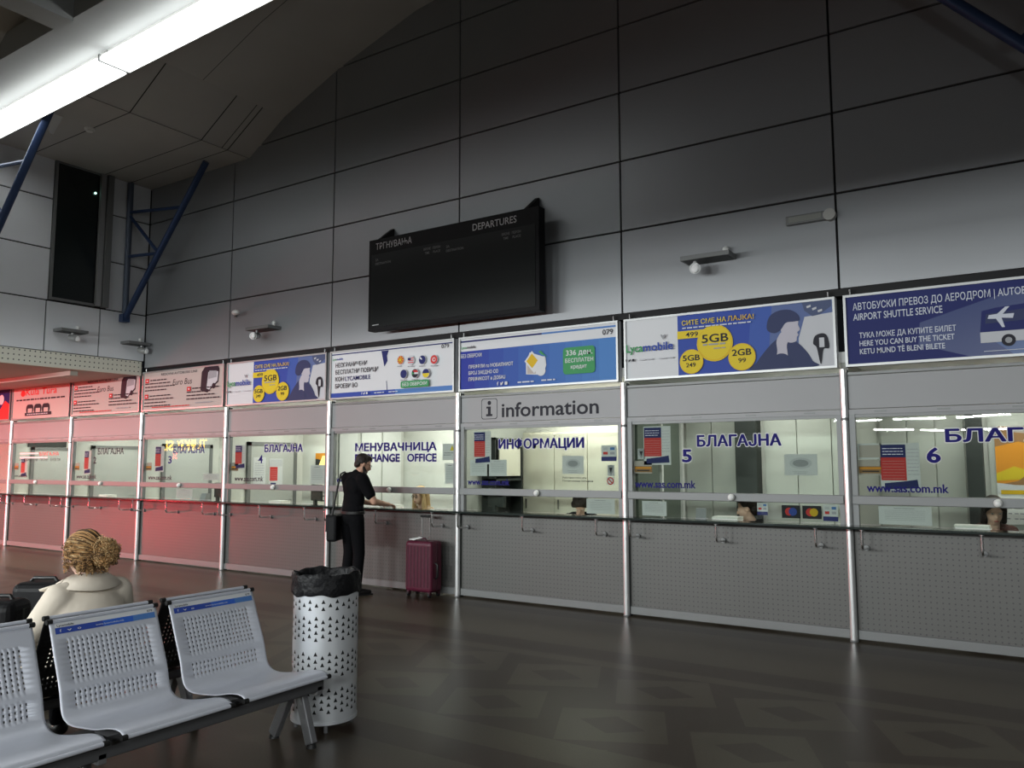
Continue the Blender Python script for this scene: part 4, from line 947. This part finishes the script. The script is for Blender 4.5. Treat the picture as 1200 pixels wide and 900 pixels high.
# --- seated people
def seated(label, loc, rz, hair_m, cloth_m, skin_m, head=(0, .06, .72), hyaw=0, hpitch=-.5, style='bob', show_eyes=True, hands=True, s=1.0):
    """local origin at the seat under the pelvis, facing +y"""
    t = thing('person', label, 'person', loc, rz)
    hp, P, R = head_prims(head, hyaw, hpitch)
    hx = Vector(head)
    bd = hp + [('c', (0, hx.y*.5, .50), .05, hx+Vector((0, -.02, -.08)), .048), ('e', (0, .02, .38), (.13, .085, .15)), ('e', (0, 0, .14), (.14, .10, .14)),
        ('c', (-.17, .03, .49), .042, (-.22, .12, .24), .037), ('c', (-.22, .12, .24), .038, (-.12, .34, .22), .026), ('c', (.17, .03, .49), .042, (.22, .12, .24), .037), ('c', (.22, .12, .24), .038, (.12, .34, .22), .026),
        ('c', (-.08, .03, .06), .07, (-.10, .42, .06), .055), ('c', (-.10, .42, .06), .05, (-.10, .42, -.38), .036), ('c', (-.10, .42, -.39), .034, (-.10, .56, -.41), .028),
        ('c', (.08, .03, .06), .07, (.10, .42, .06), .055), ('c', (.10, .42, .06), .05, (.10, .42, -.38), .036), ('c', (.10, .42, -.39), .034, (.10, .56, -.41), .028)]
    bd += hand_prims((-.12, .34, .22), (.3, 1, -.1), (1, 0, 0), (0, 0, -1)) + hand_prims((.12, .34, .22), (-.3, 1, -.1), (-1, 0, 0), (0, 0, -1))
    blob('body', bd, skin_m, t, .009, 3)
    blob('top', [('e', (0, .015, .40), (.165, .11, .14)), ('e', (0, .005, .22), (.155, .115, .17)), ('c', (-.15, .03, .49), .062, (-.225, .12, .24), .052), ('c', (-.225, .12, .24), .052, (-.14, .30, .22), .040), ('c', (.15, .03, .49), .062, (.225, .12, .24), .052), ('c', (.225, .12, .24), .052, (.14, .30, .22), .040), ('c', (-.09, .02, .52), .05, (.09, .02, .52), .05)], cloth_m, t, .011, 4)
    blob('trousers', [('e', (0, 0, .09), (.165, .125, .09)), ('c', (-.085, .03, .07), .085, (-.10, .42, .06), .068), ('c', (-.10, .42, .06), .066, (-.10, .42, -.33), .055), ('c', (.085, .03, .07), .085, (.10, .42, .06), .068), ('c', (.10, .42, .06), .066, (.10, .42, -.33), .055)], JEANS, t, .012, 3)
    for sx in (-1, 1): blob('shoe', [('c', (.10*sx, .40, -.385), .042, (.10*sx, .55, -.395), .036)], SHOE, t, .01, 2)
    if show_eyes: eyes(P, t); MB().sph(P(0, .097, -.063), (.021, .006, .008), 12, 8, R).build('lips', mat('lips', (.42, .14, .12), .4), t, smooth=True)
    if style == 'bob':
        blob('hair', [('e', P(0, -.025, .045), (.088, .098, .09), R), ('e', P(0, .02, .098), (.07, .07, .032), R), ('c', P(-.082, .01, .03), .022, P(-.085, -.01, -.11), .026), ('c', P(.082, .01, .03), .022, P(.085, -.01, -.11), .026), ('c', P(-.05, -.08, 0), .04, P(-.05, -.07, -.13), .04), ('c', P(.05, -.08, 0), .04, P(.05, -.07, -.13), .04), ('c', P(-.03, .07, .088), .018, P(-.08, .05, .02), .016), ('c', P(.03, .07, .088), .018, P(.08, .05, .02), .016)], hair_m, t, .008, 2)
    elif style == 'long':
        blob('hair', [('e', P(0, -.025, .045), (.092, .10, .09), R), ('e', P(0, .02, .098), (.07, .07, .03), R), ('c', P(-.085, .015, .03), .026, P(-.10, .03, -.20), .035), ('c', P(.085, .015, .03), .026, P(.10, .03, -.20), .035), ('c', P(-.05, -.08, 0), .045, P(-.06, -.07, -.22), .045), ('c', P(.05, -.08, 0), .045, P(.06, -.07, -.22), .045)], hair_m, t, .008, 2)
    else:
        blob('hair', [('e', P(0, -.03, .045), (.088, .098, .09), R), ('e', P(0, -.11, -.03), (.05, .05, .06), R), ('e', P(0, .02, .10), (.07, .065, .028), R), ('e', P(0, -.07, -.03), (.07, .05, .07), R)], hair_m, t, .008, 2)
    return t, P, R
def stool(label, x, y):
    t = thing('office_chair', label, 'chair', (x, y, 0), 0, 'chairs of the clerks')
    MB().lathe([(0, .45), (.2, .45), (.21, .43), (.2, .40), (0, .40)], n=24).build('seat', BDARK, t, smooth=True); MB().cyl((0, 0, .06), (0, 0, .40), .025).build('column', CHROME, t)
    for k in range(5): a = k*2*PI/5; MB().box(0, .26, -.02, .02, .035, .065).build('foot', PLUG, t, bevel=.005).rotation_euler = (0, 0, a)
def clerk(label, i, px, y, z, rz, **k):
    return seated(label, (px, y, z), rz, **k)
c1, P1, R1 = seated('dark-haired clerk in brown looking down behind counter 6', (-.40, .86, .46), PI+.25, HAIRD, mat('brown_top', (.06, .02, .015), .8), SKINP, head=(0, .12, .685), hpitch=-.35)
c2, P2, R2 = seated('clerk with tied dark hair, side-on behind counter 5', (-2.48, .78, .42), 1.75, HAIRD, CLOTH, SKINP, head=(0, .14, .68), hpitch=-.30, style='bun')
c3, P3, R3 = seated('clerk with brown hair bent low behind the information counter', (-4.58, .70, .44), PI+.45, HAIRD, CLOTH, SKINP, head=(0, .17, .675), hpitch=-1.15)
c4, P4, R4 = seated('fair long-haired clerk with glasses behind the exchange office glass', (-7.10, .86, .44), PI-.1, HAIRL, mat('tan_top', (.3, .22, .14), .8), SKINP, head=(0, .10, .70), hpitch=-.15, style='long')
mb = MB()
for sx in (-1, 1): mb.tube([P4(.032*sx+.023*math.cos(a*PI/8), .099, .004+.018*math.sin(a*PI/8)) for a in range(17)], .003, 6)
mb.tube([P4(-.01, .101, .006), P4(.01, .101, .006)], .003, 6); mb.build('glasses', PLUG, c4)
stool('office stool under the clerk behind counter 6', -.40, .86); stool('office stool under the clerk behind counter 5', -2.48, .78)
stool('office stool under the clerk behind the information counter', -4.58, .74); stool('office stool under the clerk of the exchange office', -7.10, .86)

# --- woman on the black bench, seen from behind (faces -x)
wm = thing('person', 'seated person in a cream coat with curly fair hair, seen from behind', 'person', (-4.42, -5.27, .44), PI/2)
hc = Vector((-.02, .05, .645))
hp, P, R = head_prims(hc, -.12, -.35)
bd = hp + [('c', (0, .02, .46), .055, hc+Vector((0, -.02, -.07)), .05), ('e', (0, 0, .34), (.14, .09, .15)), ('e', (0, 0, .12), (.15, .11, .13)),
    ('c', (-.19, .03, .42), .045, (-.25, .14, .18), .038), ('c', (-.25, .14, .18), .038, (-.10, .36, .16), .027), ('c', (.19, .03, .42), .045, (.25, .14, .18), .038), ('c', (.25, .14, .18), .038, (.10, .36, .16), .027),
    ('c', (-.09, .03, .06), .075, (-.10, .44, .07), .06), ('c', (-.10, .44, .07), .055, (-.10, .44, -.38), .038), ('c', (-.10, .44, -.39), .034, (-.10, .58, -.41), .028),
    ('c', (.09, .03, .06), .075, (.10, .44, .07), .06), ('c', (.10, .44, .07), .055, (.10, .44, -.38), .038), ('c', (.10, .44, -.39), .034, (.10, .58, -.41), .028)]
bd += hand_prims((-.10, .36, .16), (.4, 1, -.1), (1, 0, 0), (0, 0, -1)) + hand_prims((.10, .36, .16), (-.4, 1, -.1), (-1, 0, 0), (0, 0, -1))
blob('body', bd, SKINP, wm, .009, 3)
ct = blob('coat', [('e', (0, 0, .33), (.205, .125, .16)), ('e', (0, -.035, .32), (.17, .105, .15)), ('e', (0, -.01, .12), (.215, .15, .16)), ('c', (-.165, .01, .425), .078, (-.275, .13, .16), .072), ('c', (-.275, .13, .16), .07, (-.13, .33, .15), .052), ('c', (.165, .01, .425), .078, (.275, .13, .16), .072), ('c', (.275, .13, .16), .07, (.13, .33, .15), .052), ('c', (-.13, .0, .455), .055, (.13, .0, .455), .055), ('c', (-.1, .02, .06), .10, (-.12, .34, .08), .085), ('c', (.1, .02, .06), .10, (.12, .34, .08), .085)], COAT, wm, .011, 3)
# turned-down collar with a pointed lapel standing out on her left
def collar():
    mb = MB(); n = 22; top = []; bot = []
    for k in range(n+1):
        a = -PI*.92 + 2*PI*.92*k/n          # around the neck, 0 = behind
        sx, sy = math.sin(a), -math.cos(a)
        top.append(Vector((.082*sx, .02+.075*sy, .535+.01*math.cos(a))))
        f = .5+.5*abs(math.sin(a))
        bot.append(Vector((.155*sx*(1+.10*f), .01+.128*sy, .470-.02*math.cos(a)+.012*f)))
    vs = top + bot; fs = [(k, k+1, n+2+k, n+1+k) for k in range(n)]
    mb.raw(vs, fs)
    mb.raw([(-.15, .02, .500), (-.235, .075, .470), (-.16, .11, .45), (-.10, .06, .52)], [(0, 1, 2, 3)])
    o = mb.build('collar', COAT, ct, smooth=True); s = o.modifiers.new('s', 'SOLIDIFY'); s.thickness = .012; s.offset = 0
collar()
blob('trousers', [('c', (-.10, .30, .07), .08, (-.10, .44, .07), .07), ('c', (-.10, .44, .07), .068, (-.10, .44, -.33), .055), ('c', (.10, .30, .07), .08, (.10, .44, .07), .07), ('c', (.10, .44, .07), .068, (.10, .44, -.33), .055)], JEANS, wm, .012, 3)
for sx in (-1, 1): blob('shoe', [('c', (.10*sx, .42, -.385), .042, (.10*sx, .57, -.395), .036)], SHOE, wm, .01, 2)
eyes(P, wm)
# hair: brushed-back strands over the skull gathered in a loose curly bunch on the right
rg = random.Random(3)
mb = MB()
mb.mat(0).sph(P(0, -.022, .022), (.090, .100, .104), 24, 16, R).sph(P(0, -.04, -.045), (.078, .070, .07), 20, 12, R)
bun = Vector((.055, -.112, -.030)); hcn = Vector((0, -.02, .015)); hrr = Vector((.098, .108, .110))
def ondir(v): return Vector((v.x/hrr.x, v.y/hrr.y, v.z/hrr.z)).normalized()
vb = ondir(bun-hcn)
for k in range(620):
    ps = rg.uniform(-PI, PI); fr = .5+.5*math.cos(ps)                     # 0 = forehead
    v0 = Vector((math.sin(ps), math.cos(ps), -.75+1.35*fr*fr+rg.uniform(0, .9 if k % 2 else .15))).normalized()
    om = v0.angle(vb, .1); so = max(math.sin(om), .05); pts = []
    for j in range(10):
        u = j/9; v = (v0*math.sin((1-u)*om)+vb*math.sin(u*om))/so; v.normalize()
        rr_ = 1+.035*math.sin(u*7+k*1.3)+.02*math.sin(k*2.9)
        q = hcn + Vector((v.x*hrr.x, v.y*hrr.y, v.z*hrr.z))*rr_; pts.append(P(*q))
    mb.mat((0, 1, 0, 1, 2)[k % 5]); mb.tube(pts, [.0018+.0024*math.sin(PI*min(1, j/9+.1)) for j in range(10)], 5)
def curl(c0, d, n, rad, pitch, r, m):
    d = d.normalized(); a = d.orthogonal().normalized(); b = d.cross(a); pts = []
    ph = rg.uniform(0, 6)
    for j in range(n*6):
        an = j*PI/3+ph; pts.append(P(*(c0 + d*pitch*j/6 + (a*math.cos(an)+b*math.sin(an))*rad*(1-.4*j/(n*6)))))
    mb.mat(m); mb.tube(pts, r, 5)
bc = Vector((.06, -.125, -.035))
mb.mat(0).sph(P(*bc), (.050, .044, .058), 16, 10, R)
for k in range(420):
    d = Vector((rg.gauss(0, 1), rg.gauss(-.25, 1), rg.gauss(-.1, 1))).normalized()
    c0 = bc + Vector((d.x*.050, d.y*.044, d.z*.060))*rg.uniform(.75, 1.2)
    t1 = d.cross(Vector((rg.gauss(0, 1), rg.gauss(0, 1), rg.gauss(0, 1)))).normalized()
    curl(c0, t1+d*.35, rg.randint(2, 3), rg.uniform(.008, .015), rg.uniform(.010, .018), rg.uniform(.0016, .0028), rg.choice((1, 1, 2, 2, 0)))
for k in range(200):
    th = rg.uniform(-2.4, 2.4); c0 = Vector((.097*math.sin(th), -.03-.085*math.cos(th), rg.uniform(-.10, .06)))
    curl(c0, Vector((math.sin(th)*.6, -math.cos(th)*.5, rg.uniform(-1, .2))), 2, .008, .012, .0014, rg.choice((0, 1, 1)))
for k in range(90):
    c0 = Vector((rg.uniform(-.075, .085), rg.uniform(-.11, -.06), rg.uniform(-.10, -.05))); curl(c0, Vector((rg.uniform(-.3, .3), -.15, -1)), 3, .009, .016, .002, rg.choice((0, 1, 2)))
mb.build('hair', [HAIRB, HAIRG, HAIRL], wm, smooth=False)

# two black suitcases in front of her
def black_case(label, loc, rz, w=.36, d=.26, h=.72):
    t = thing('suitcase', label, 'suitcase', loc, rz, 'black luggage by the seated person')
    s = MB().box(-w/2, w/2, -d/2, d/2, .05, h).build('shell', LUGG, t); b = s.modifiers.new('b', 'BEVEL'); b.width = .06; b.segments = 4
    MB().tube([(-.10, 0, h-.005), (-.08, 0, h+.022), (.08, 0, h+.022), (.10, 0, h-.005)], .014, 8).build('top_handle', PLUG, t, smooth=True)
    MB().box(-w/2-.004, w/2+.004, -.012, .012, .1, h-.06).build('zipper_band', PLUG, t, bevel=.003)
    MB().cyl((0, -d/2-.006, h*.62), (0, -d/2+.01, h*.62), .09, n=28).build('round_pocket', mat('pocket_cloth', (.02, .02, .02), .6), t)
    for x in (-w/2+.05, w/2-.05):
        for y in (-d/2+.05, d/2-.05): MB().cyl((x-.012, y, .03), (x+.012, y, .03), .03, n=16).build('wheel', PLUG, t, smooth=True)
black_case('black suitcase standing directly beside the seated person in the cream coat', (-6.2, -4.62, 0), .55)
black_case('black suitcase cut off by the left edge', (-5.62, -5.20, 0), .6, .34)

# ------------------------------------------------------------------ benches
def bez(pts, n):
    """Catmull-Rom through pts"""
    out = []; P_ = [pts[0]]+list(pts)+[pts[-1]]
    for i in range(1, len(P_)-2):
        for k in range(n):
            t = k/n; a, b, c, d = (Vector(q) for q in P_[i-1:i+3])
            out.append(.5*((2*b)+(c-a)*t+(2*a-5*b+4*c-d)*t*t+(3*b-a-3*c+d)*t**3))
    out.append(Vector(pts[-1])); return out
SEATP = [(-.665, .822), (-.64, .765), (-.605, .68), (-.565, .59), (-.54, .53), (-.525, .475), (-.505, .425), (-.46, .392), (-.38, .386), (-.25, .402), (-.13, .428), (-.06, .436), (-.02, .430), (0, .418)]
def seat_shell(sw=.555):
    prof = bez(SEATP, 14); L = [0]
    for a, b in zip(prof, prof[1:]): L.append(L[-1]+(b-a).length)
    tot = L[-1]
    def at(u):
        for k in range(len(L)-1):
            if u <= L[k+1]: f = (u-L[k])/(L[k+1]-L[k]); return prof[k].lerp(prof[k+1], f)
        return prof[-1]
    HW = .0082; nc = 18
    cols = [-.205+.41*k/(nc-1) for k in range(nc)]
    rowsu = [.105+.0245*k for k in range(8)] + [.345+.0265*k for k in range(3)]
    ys = sorted({-sw/2, sw/2} | {-sw/2+.012, sw/2-.012} | {round(c+d, 5) for c in cols for d in (-HW/2, HW/2)})
    us = [0.0, .02, .05, .08]
    for r in rowsu: us += [r-HW*.68, r+HW*.68]
    us += [.31, .325, .425, .44, .455] + [.455+(tot-.455)*k/14 for k in range(1, 15)]
    us = sorted(set(us))
    def narrow(u): # the sides are drawn in at the seat's back and flare to the front edge
        return 1 - .055*math.exp(-((u-.60)/.09)**2)
    vs = []; idx = {}
    for i, u in enumerate(us):
        q = at(u)
        for j, y in enumerate(ys): idx[i, j] = len(vs); vs.append((q.x, y*narrow(u), q.y))
    fs = []
    for i in range(len(us)-1):
        um = (us[i]+us[i+1])/2; inrow = any(abs(um-r) < HW*.5 for r in rowsu)
        for j in range(len(ys)-1):
            ym = (ys[j]+ys[j+1])/2
            if inrow and any(abs(ym-c) < HW*.4 for c in cols): continue
            fs.append((idx[i, j], idx[i, j+1], idx[i+1, j+1], idx[i+1, j]))
    return MB().raw(vs, fs), at
shell_mb, seat_at = seat_shell()
BX = -3.34
def bench(label, loc, rz, centers, seat_m, stickers, grp=None):
    t = thing('waiting_bench', label, 'bench', loc, rz, grp)
    first = None
    for k, cy in enumerate(centers):
        if first is None:
            s = shell_mb.build('seat', seat_m, t, smooth=True); first = s
            md = s.modifiers.new('s', 'SOLIDIFY'); md.thickness = .004; md.offset = 0
        else: s = first.copy(); COL.objects.link(s); s.parent = t
        s.location = (0, cy, 0)
        MB().cyl((-.667, cy-.27, .826), (-.667, cy+.27, .826), .0095, n=12).build('rolled_hem', SEATM, s, loc=(0, -cy, 0), smooth=True)
        MB().cyl((-.002, cy-.262, .412), (-.002, cy+.262, .412), .0095, n=12).build('rolled_hem', SEATM, s, loc=(0, -cy, 0), smooth=True)
        for (x, z) in ((-.667, .826), (-.002, .412)):
            for sg in (-1, 1): MB().cyl((x, sg*.262, z), (x, sg*.288, z), .0125, n=12).build('end_plug', PLUG, s)
        if stickers[k]:
            # printed strip stuck along the top of the back rest
            mb = MB(); N = 12
            def q(y, u): p_ = seat_at(u); n_ = Vector((.92, .39)); return (p_.x+n_.x*.004, y, p_.y+n_.y*.004)
            for (u0, u1, y0, y1, m) in ((.008, .030, -.255, .262, 0), (.030, .060, -.255, -.02, 1), (.030, .060, -.02, .14, 2), (.030, .060, .14, .262, 3)):
                mb.mat(m).face([q(y0, u1), q(y1, u1), q(y1, u0), q(y0, u0)])
            st = mb.build('advert_sticker', [PW, PB, mat('sticker_blue', (.04, .12, .5), .35), PBL], s)
            lt = MB()
            def tx(m, s_, y, u, h, ww):
                v, f, xa, xb = text_geo(s_, .012, 1.0); sx = ww/(xb-xa); lt.mat(m)
                pts = []
                for p_ in v: b_ = q(y+(p_[0]-xa)*sx, u-p_[1]*h/.73); pts.append((b_[0]+.0015, b_[1], b_[2]+.0008))
                lt.raw(pts, f)
            tx(1, 'Lycamobile', -.245, .026, .011, .08); tx(1, '079', .22, .026, .011, .03); tx(0, 'f', -.235, .053, .014, .008); tx(0, 'v', -.20, .052, .013, .022); tx(0, 'o', -.15, .052, .013, .018); tx(2, 'www.lycamobile.mk', -.06, .05, .008, .15)
            lt.build('lettering', [PW, PK, PTXT], st)
        bp = MB().box(-.40, -.10, cy-.20, cy-.17, .35, .385).build('seat_bracket', BEAMM, s, loc=(0, -cy, 0)); MB().box(-.40, -.10, cy+.17, cy+.20, .35, .385).build('seat_bracket', BEAMM, s, loc=(0, -cy, 0))
    y0, y1 = min(centers)-.32, max(centers)+.33
    MB().box(-.16, -.09, y0, y1, .315, .385).build('beam', BEAMM, t, bevel=.005)
    MB().box(-.42, -.36, y0, y1, .31, .36).build('beam', BEAMM, t, bevel=.005)
    for y in (max(centers)+.30, min(centers)-.10, sum(centers)/len(centers)):
        lg = MB()
        def bar(a, b, w=.022, d=.03):
            a = Vector(a); b = Vector(b); dr = (b-a).normalized(); sx = Vector((0, 1, 0)); n_ = dr.cross(sx).normalized()
            vs = [p_ + sx*i*w + n_*j*d for p_ in (a, b) for i, j in ((-1, -1), (1, -1), (1, 1), (-1, 1))]
            lg.raw(vs, [(3, 2, 1, 0), (4, 5, 6, 7), (0, 1, 5, 4), (1, 2, 6, 5), (2, 3, 7, 6), (3, 0, 4, 7)])
        bar((-.27, y, .35), (-.15, y, .02)); bar((-.29, y, .35), (-.46, y, .02)); lg.box(-.42, -.09, y-.022, y+.022, .295, .345)
        l = lg.build('leg', LEGM, t, bevel=.006, fixn=True)
        for x in (-.15, -.46): MB().cyl((x, y, 0), (x, y, .022), .03, .022, n=14).build('rubber_foot', PLUG, l)
    return t
bench('grey perforated steel bench in front, next to the rubbish bin', (BX, 0, 0), 0, [-4.79, -5.42, -6.05, -6.68], SEATM, [True, True, False, False], 'waiting benches back to back')
bench('black bench back to back with the grey one, under the seated person', (-4.785, 0, 0), PI, [4.75, 5.38, 6.01, 6.64], SEATD, [False]*4, 'waiting benches back to back')

# ------------------------------------------------------------------ rubbish bin with triangular perforations
bn = thing('rubbish_bin', 'tall grey metal bin with triangular holes and black liner', 'bin', (-3.735, -4.165, 0), .1)
BR, B0, B1 = .196, .055, .80
def bin_shell():
    mb = MB(); ncol = 30
    bands = [(.782, 2), (.665, 4), (.458, 4), (.25, 4)]
    pt = .041; tw, th = .024, .025
    for c in range(ncol):
        a0, a1 = 2*PI*c/ncol, 2*PI*(c+1)/ncol; am = (a0+a1)/2; off = (c % 2)*pt*.5
        cy = lambda a, z: (BR*math.cos(a), BR*math.sin(a), z)
        cells = []
        for top, n in bands:
            for k in range(n - (c % 2 and n > 2)): cells.append(top - off - k*pt)
        cells = sorted(z for z in cells if B0+.03 < z < B1-.02)
        cur = B0; da = tw/2/BR; e = a0+(a1-a0)/3; 
        def band(z0, z1):
            if z1-z0 > 1e-4: mb.face([cy(a0, z0), cy(am, z0), cy(a1, z0), cy(a1, z1), cy(am, z1), cy(a0, z1)])
        for z in cells:
            lo, hi = z-th/2-.004, z+th/2+.004
            band(cur, lo)
            p_, q_, r_ = cy(am-da, z-th/2), cy(am+da, z-th/2), cy(am, z+th/2)
            A, M0, B, C, M1, D = cy(a0, lo), cy(am, lo), cy(a1, lo), cy(a1, hi), cy(am, hi), cy(a0, hi)
            mb.face([A, M0, p_]); mb.face([M0, q_, p_]); mb.face([M0, B, q_]); mb.face([B, C, r_, q_]); mb.face([C, M1, r_]); mb.face([M1, D, r_]); mb.face([D, A, p_, r_])
            cur = hi
        band(cur, B1)
    o = mb.build('drum', BINM, bn)
    bm = bmesh.new(); bm.from_mesh(o.data); bmesh.ops.remove_doubles(bm, verts=bm.verts, dist=.0004); bmesh.ops.recalc_face_normals(bm, faces=bm.faces)
    for f in bm.faces: f.smooth = True
    bm.to_mesh(o.data); bm.free()
    o.data.normals_split_custom_set_from_vertices([Vector((v.co.x, v.co.y, 0)).normalized() for v in o.data.vertices])
bin_shell()
MB().lathe([(0, B0+.01), (BR-.006, B0+.01), (BR-.006, .80), (BR-.02, .80), (BR-.02, B0+.02)], n=40).build('inner_drum', BLACK, bn, smooth=True)
MB().lathe([(BR-.004, B1-.008), (BR+.004, B1-.008), (BR+.004, B1+.01), (BR-.004, B1+.01)], n=48).lathe([(BR-.004, B0-.006), (BR+.003, B0-.006), (BR+.003, B0+.012), (BR-.004, B0+.012), (BR-.03, B0-.004), (0, B0-.004)], n=48).build('rim', BINM, bn, smooth=True)
mb = MB(); n = 96; rings = [(BR+.006, .805), (BR+.013, .775), (BR+.012, .79), (BR+.016, .83), (BR+.012, .87), (BR+.013, .905), (BR+.004, .925), (BR-.012, .915), (BR-.02, .87), (BR-.03, .78), (BR-.05, .66), (.0, .60)]
rings = [(BR+.011, .792), (BR+.016, .80), (BR+.016, .83), (BR+.011, .86), (BR+.013, .895), (BR+.006, .918), (BR-.012, .912), (BR-.02, .87), (BR-.03, .78), (BR-.05, .66), (.001, .60)]
vs = []
for k, (r, z) in enumerate(rings):
    for i in range(n): t_ = 2*PI*i/n; wob = .0035*math.sin(9*t_+k)+.003*math.sin(17*t_+2*k); vs.append(((r+wob)*math.cos(t_), (r+wob)*math.sin(t_), z+(.006*math.sin(5*t_+1)+.004*math.sin(11*t_) if k < 7 else 0)))
mb.raw(vs, [(k*n+i, k*n+(i+1) % n, (k+1)*n+(i+1) % n, (k+1)*n+i) for k in range(len(rings)-1) for i in range(n)]).build('liner_bag', BAGM, bn, smooth=True)
for k in range(4): a = PI/4+k*PI/2; MB().cyl((.165*math.cos(a), .165*math.sin(a), 0), (.165*math.cos(a), .165*math.sin(a), B0), .012, n=12).build('foot', LEGM, bn)
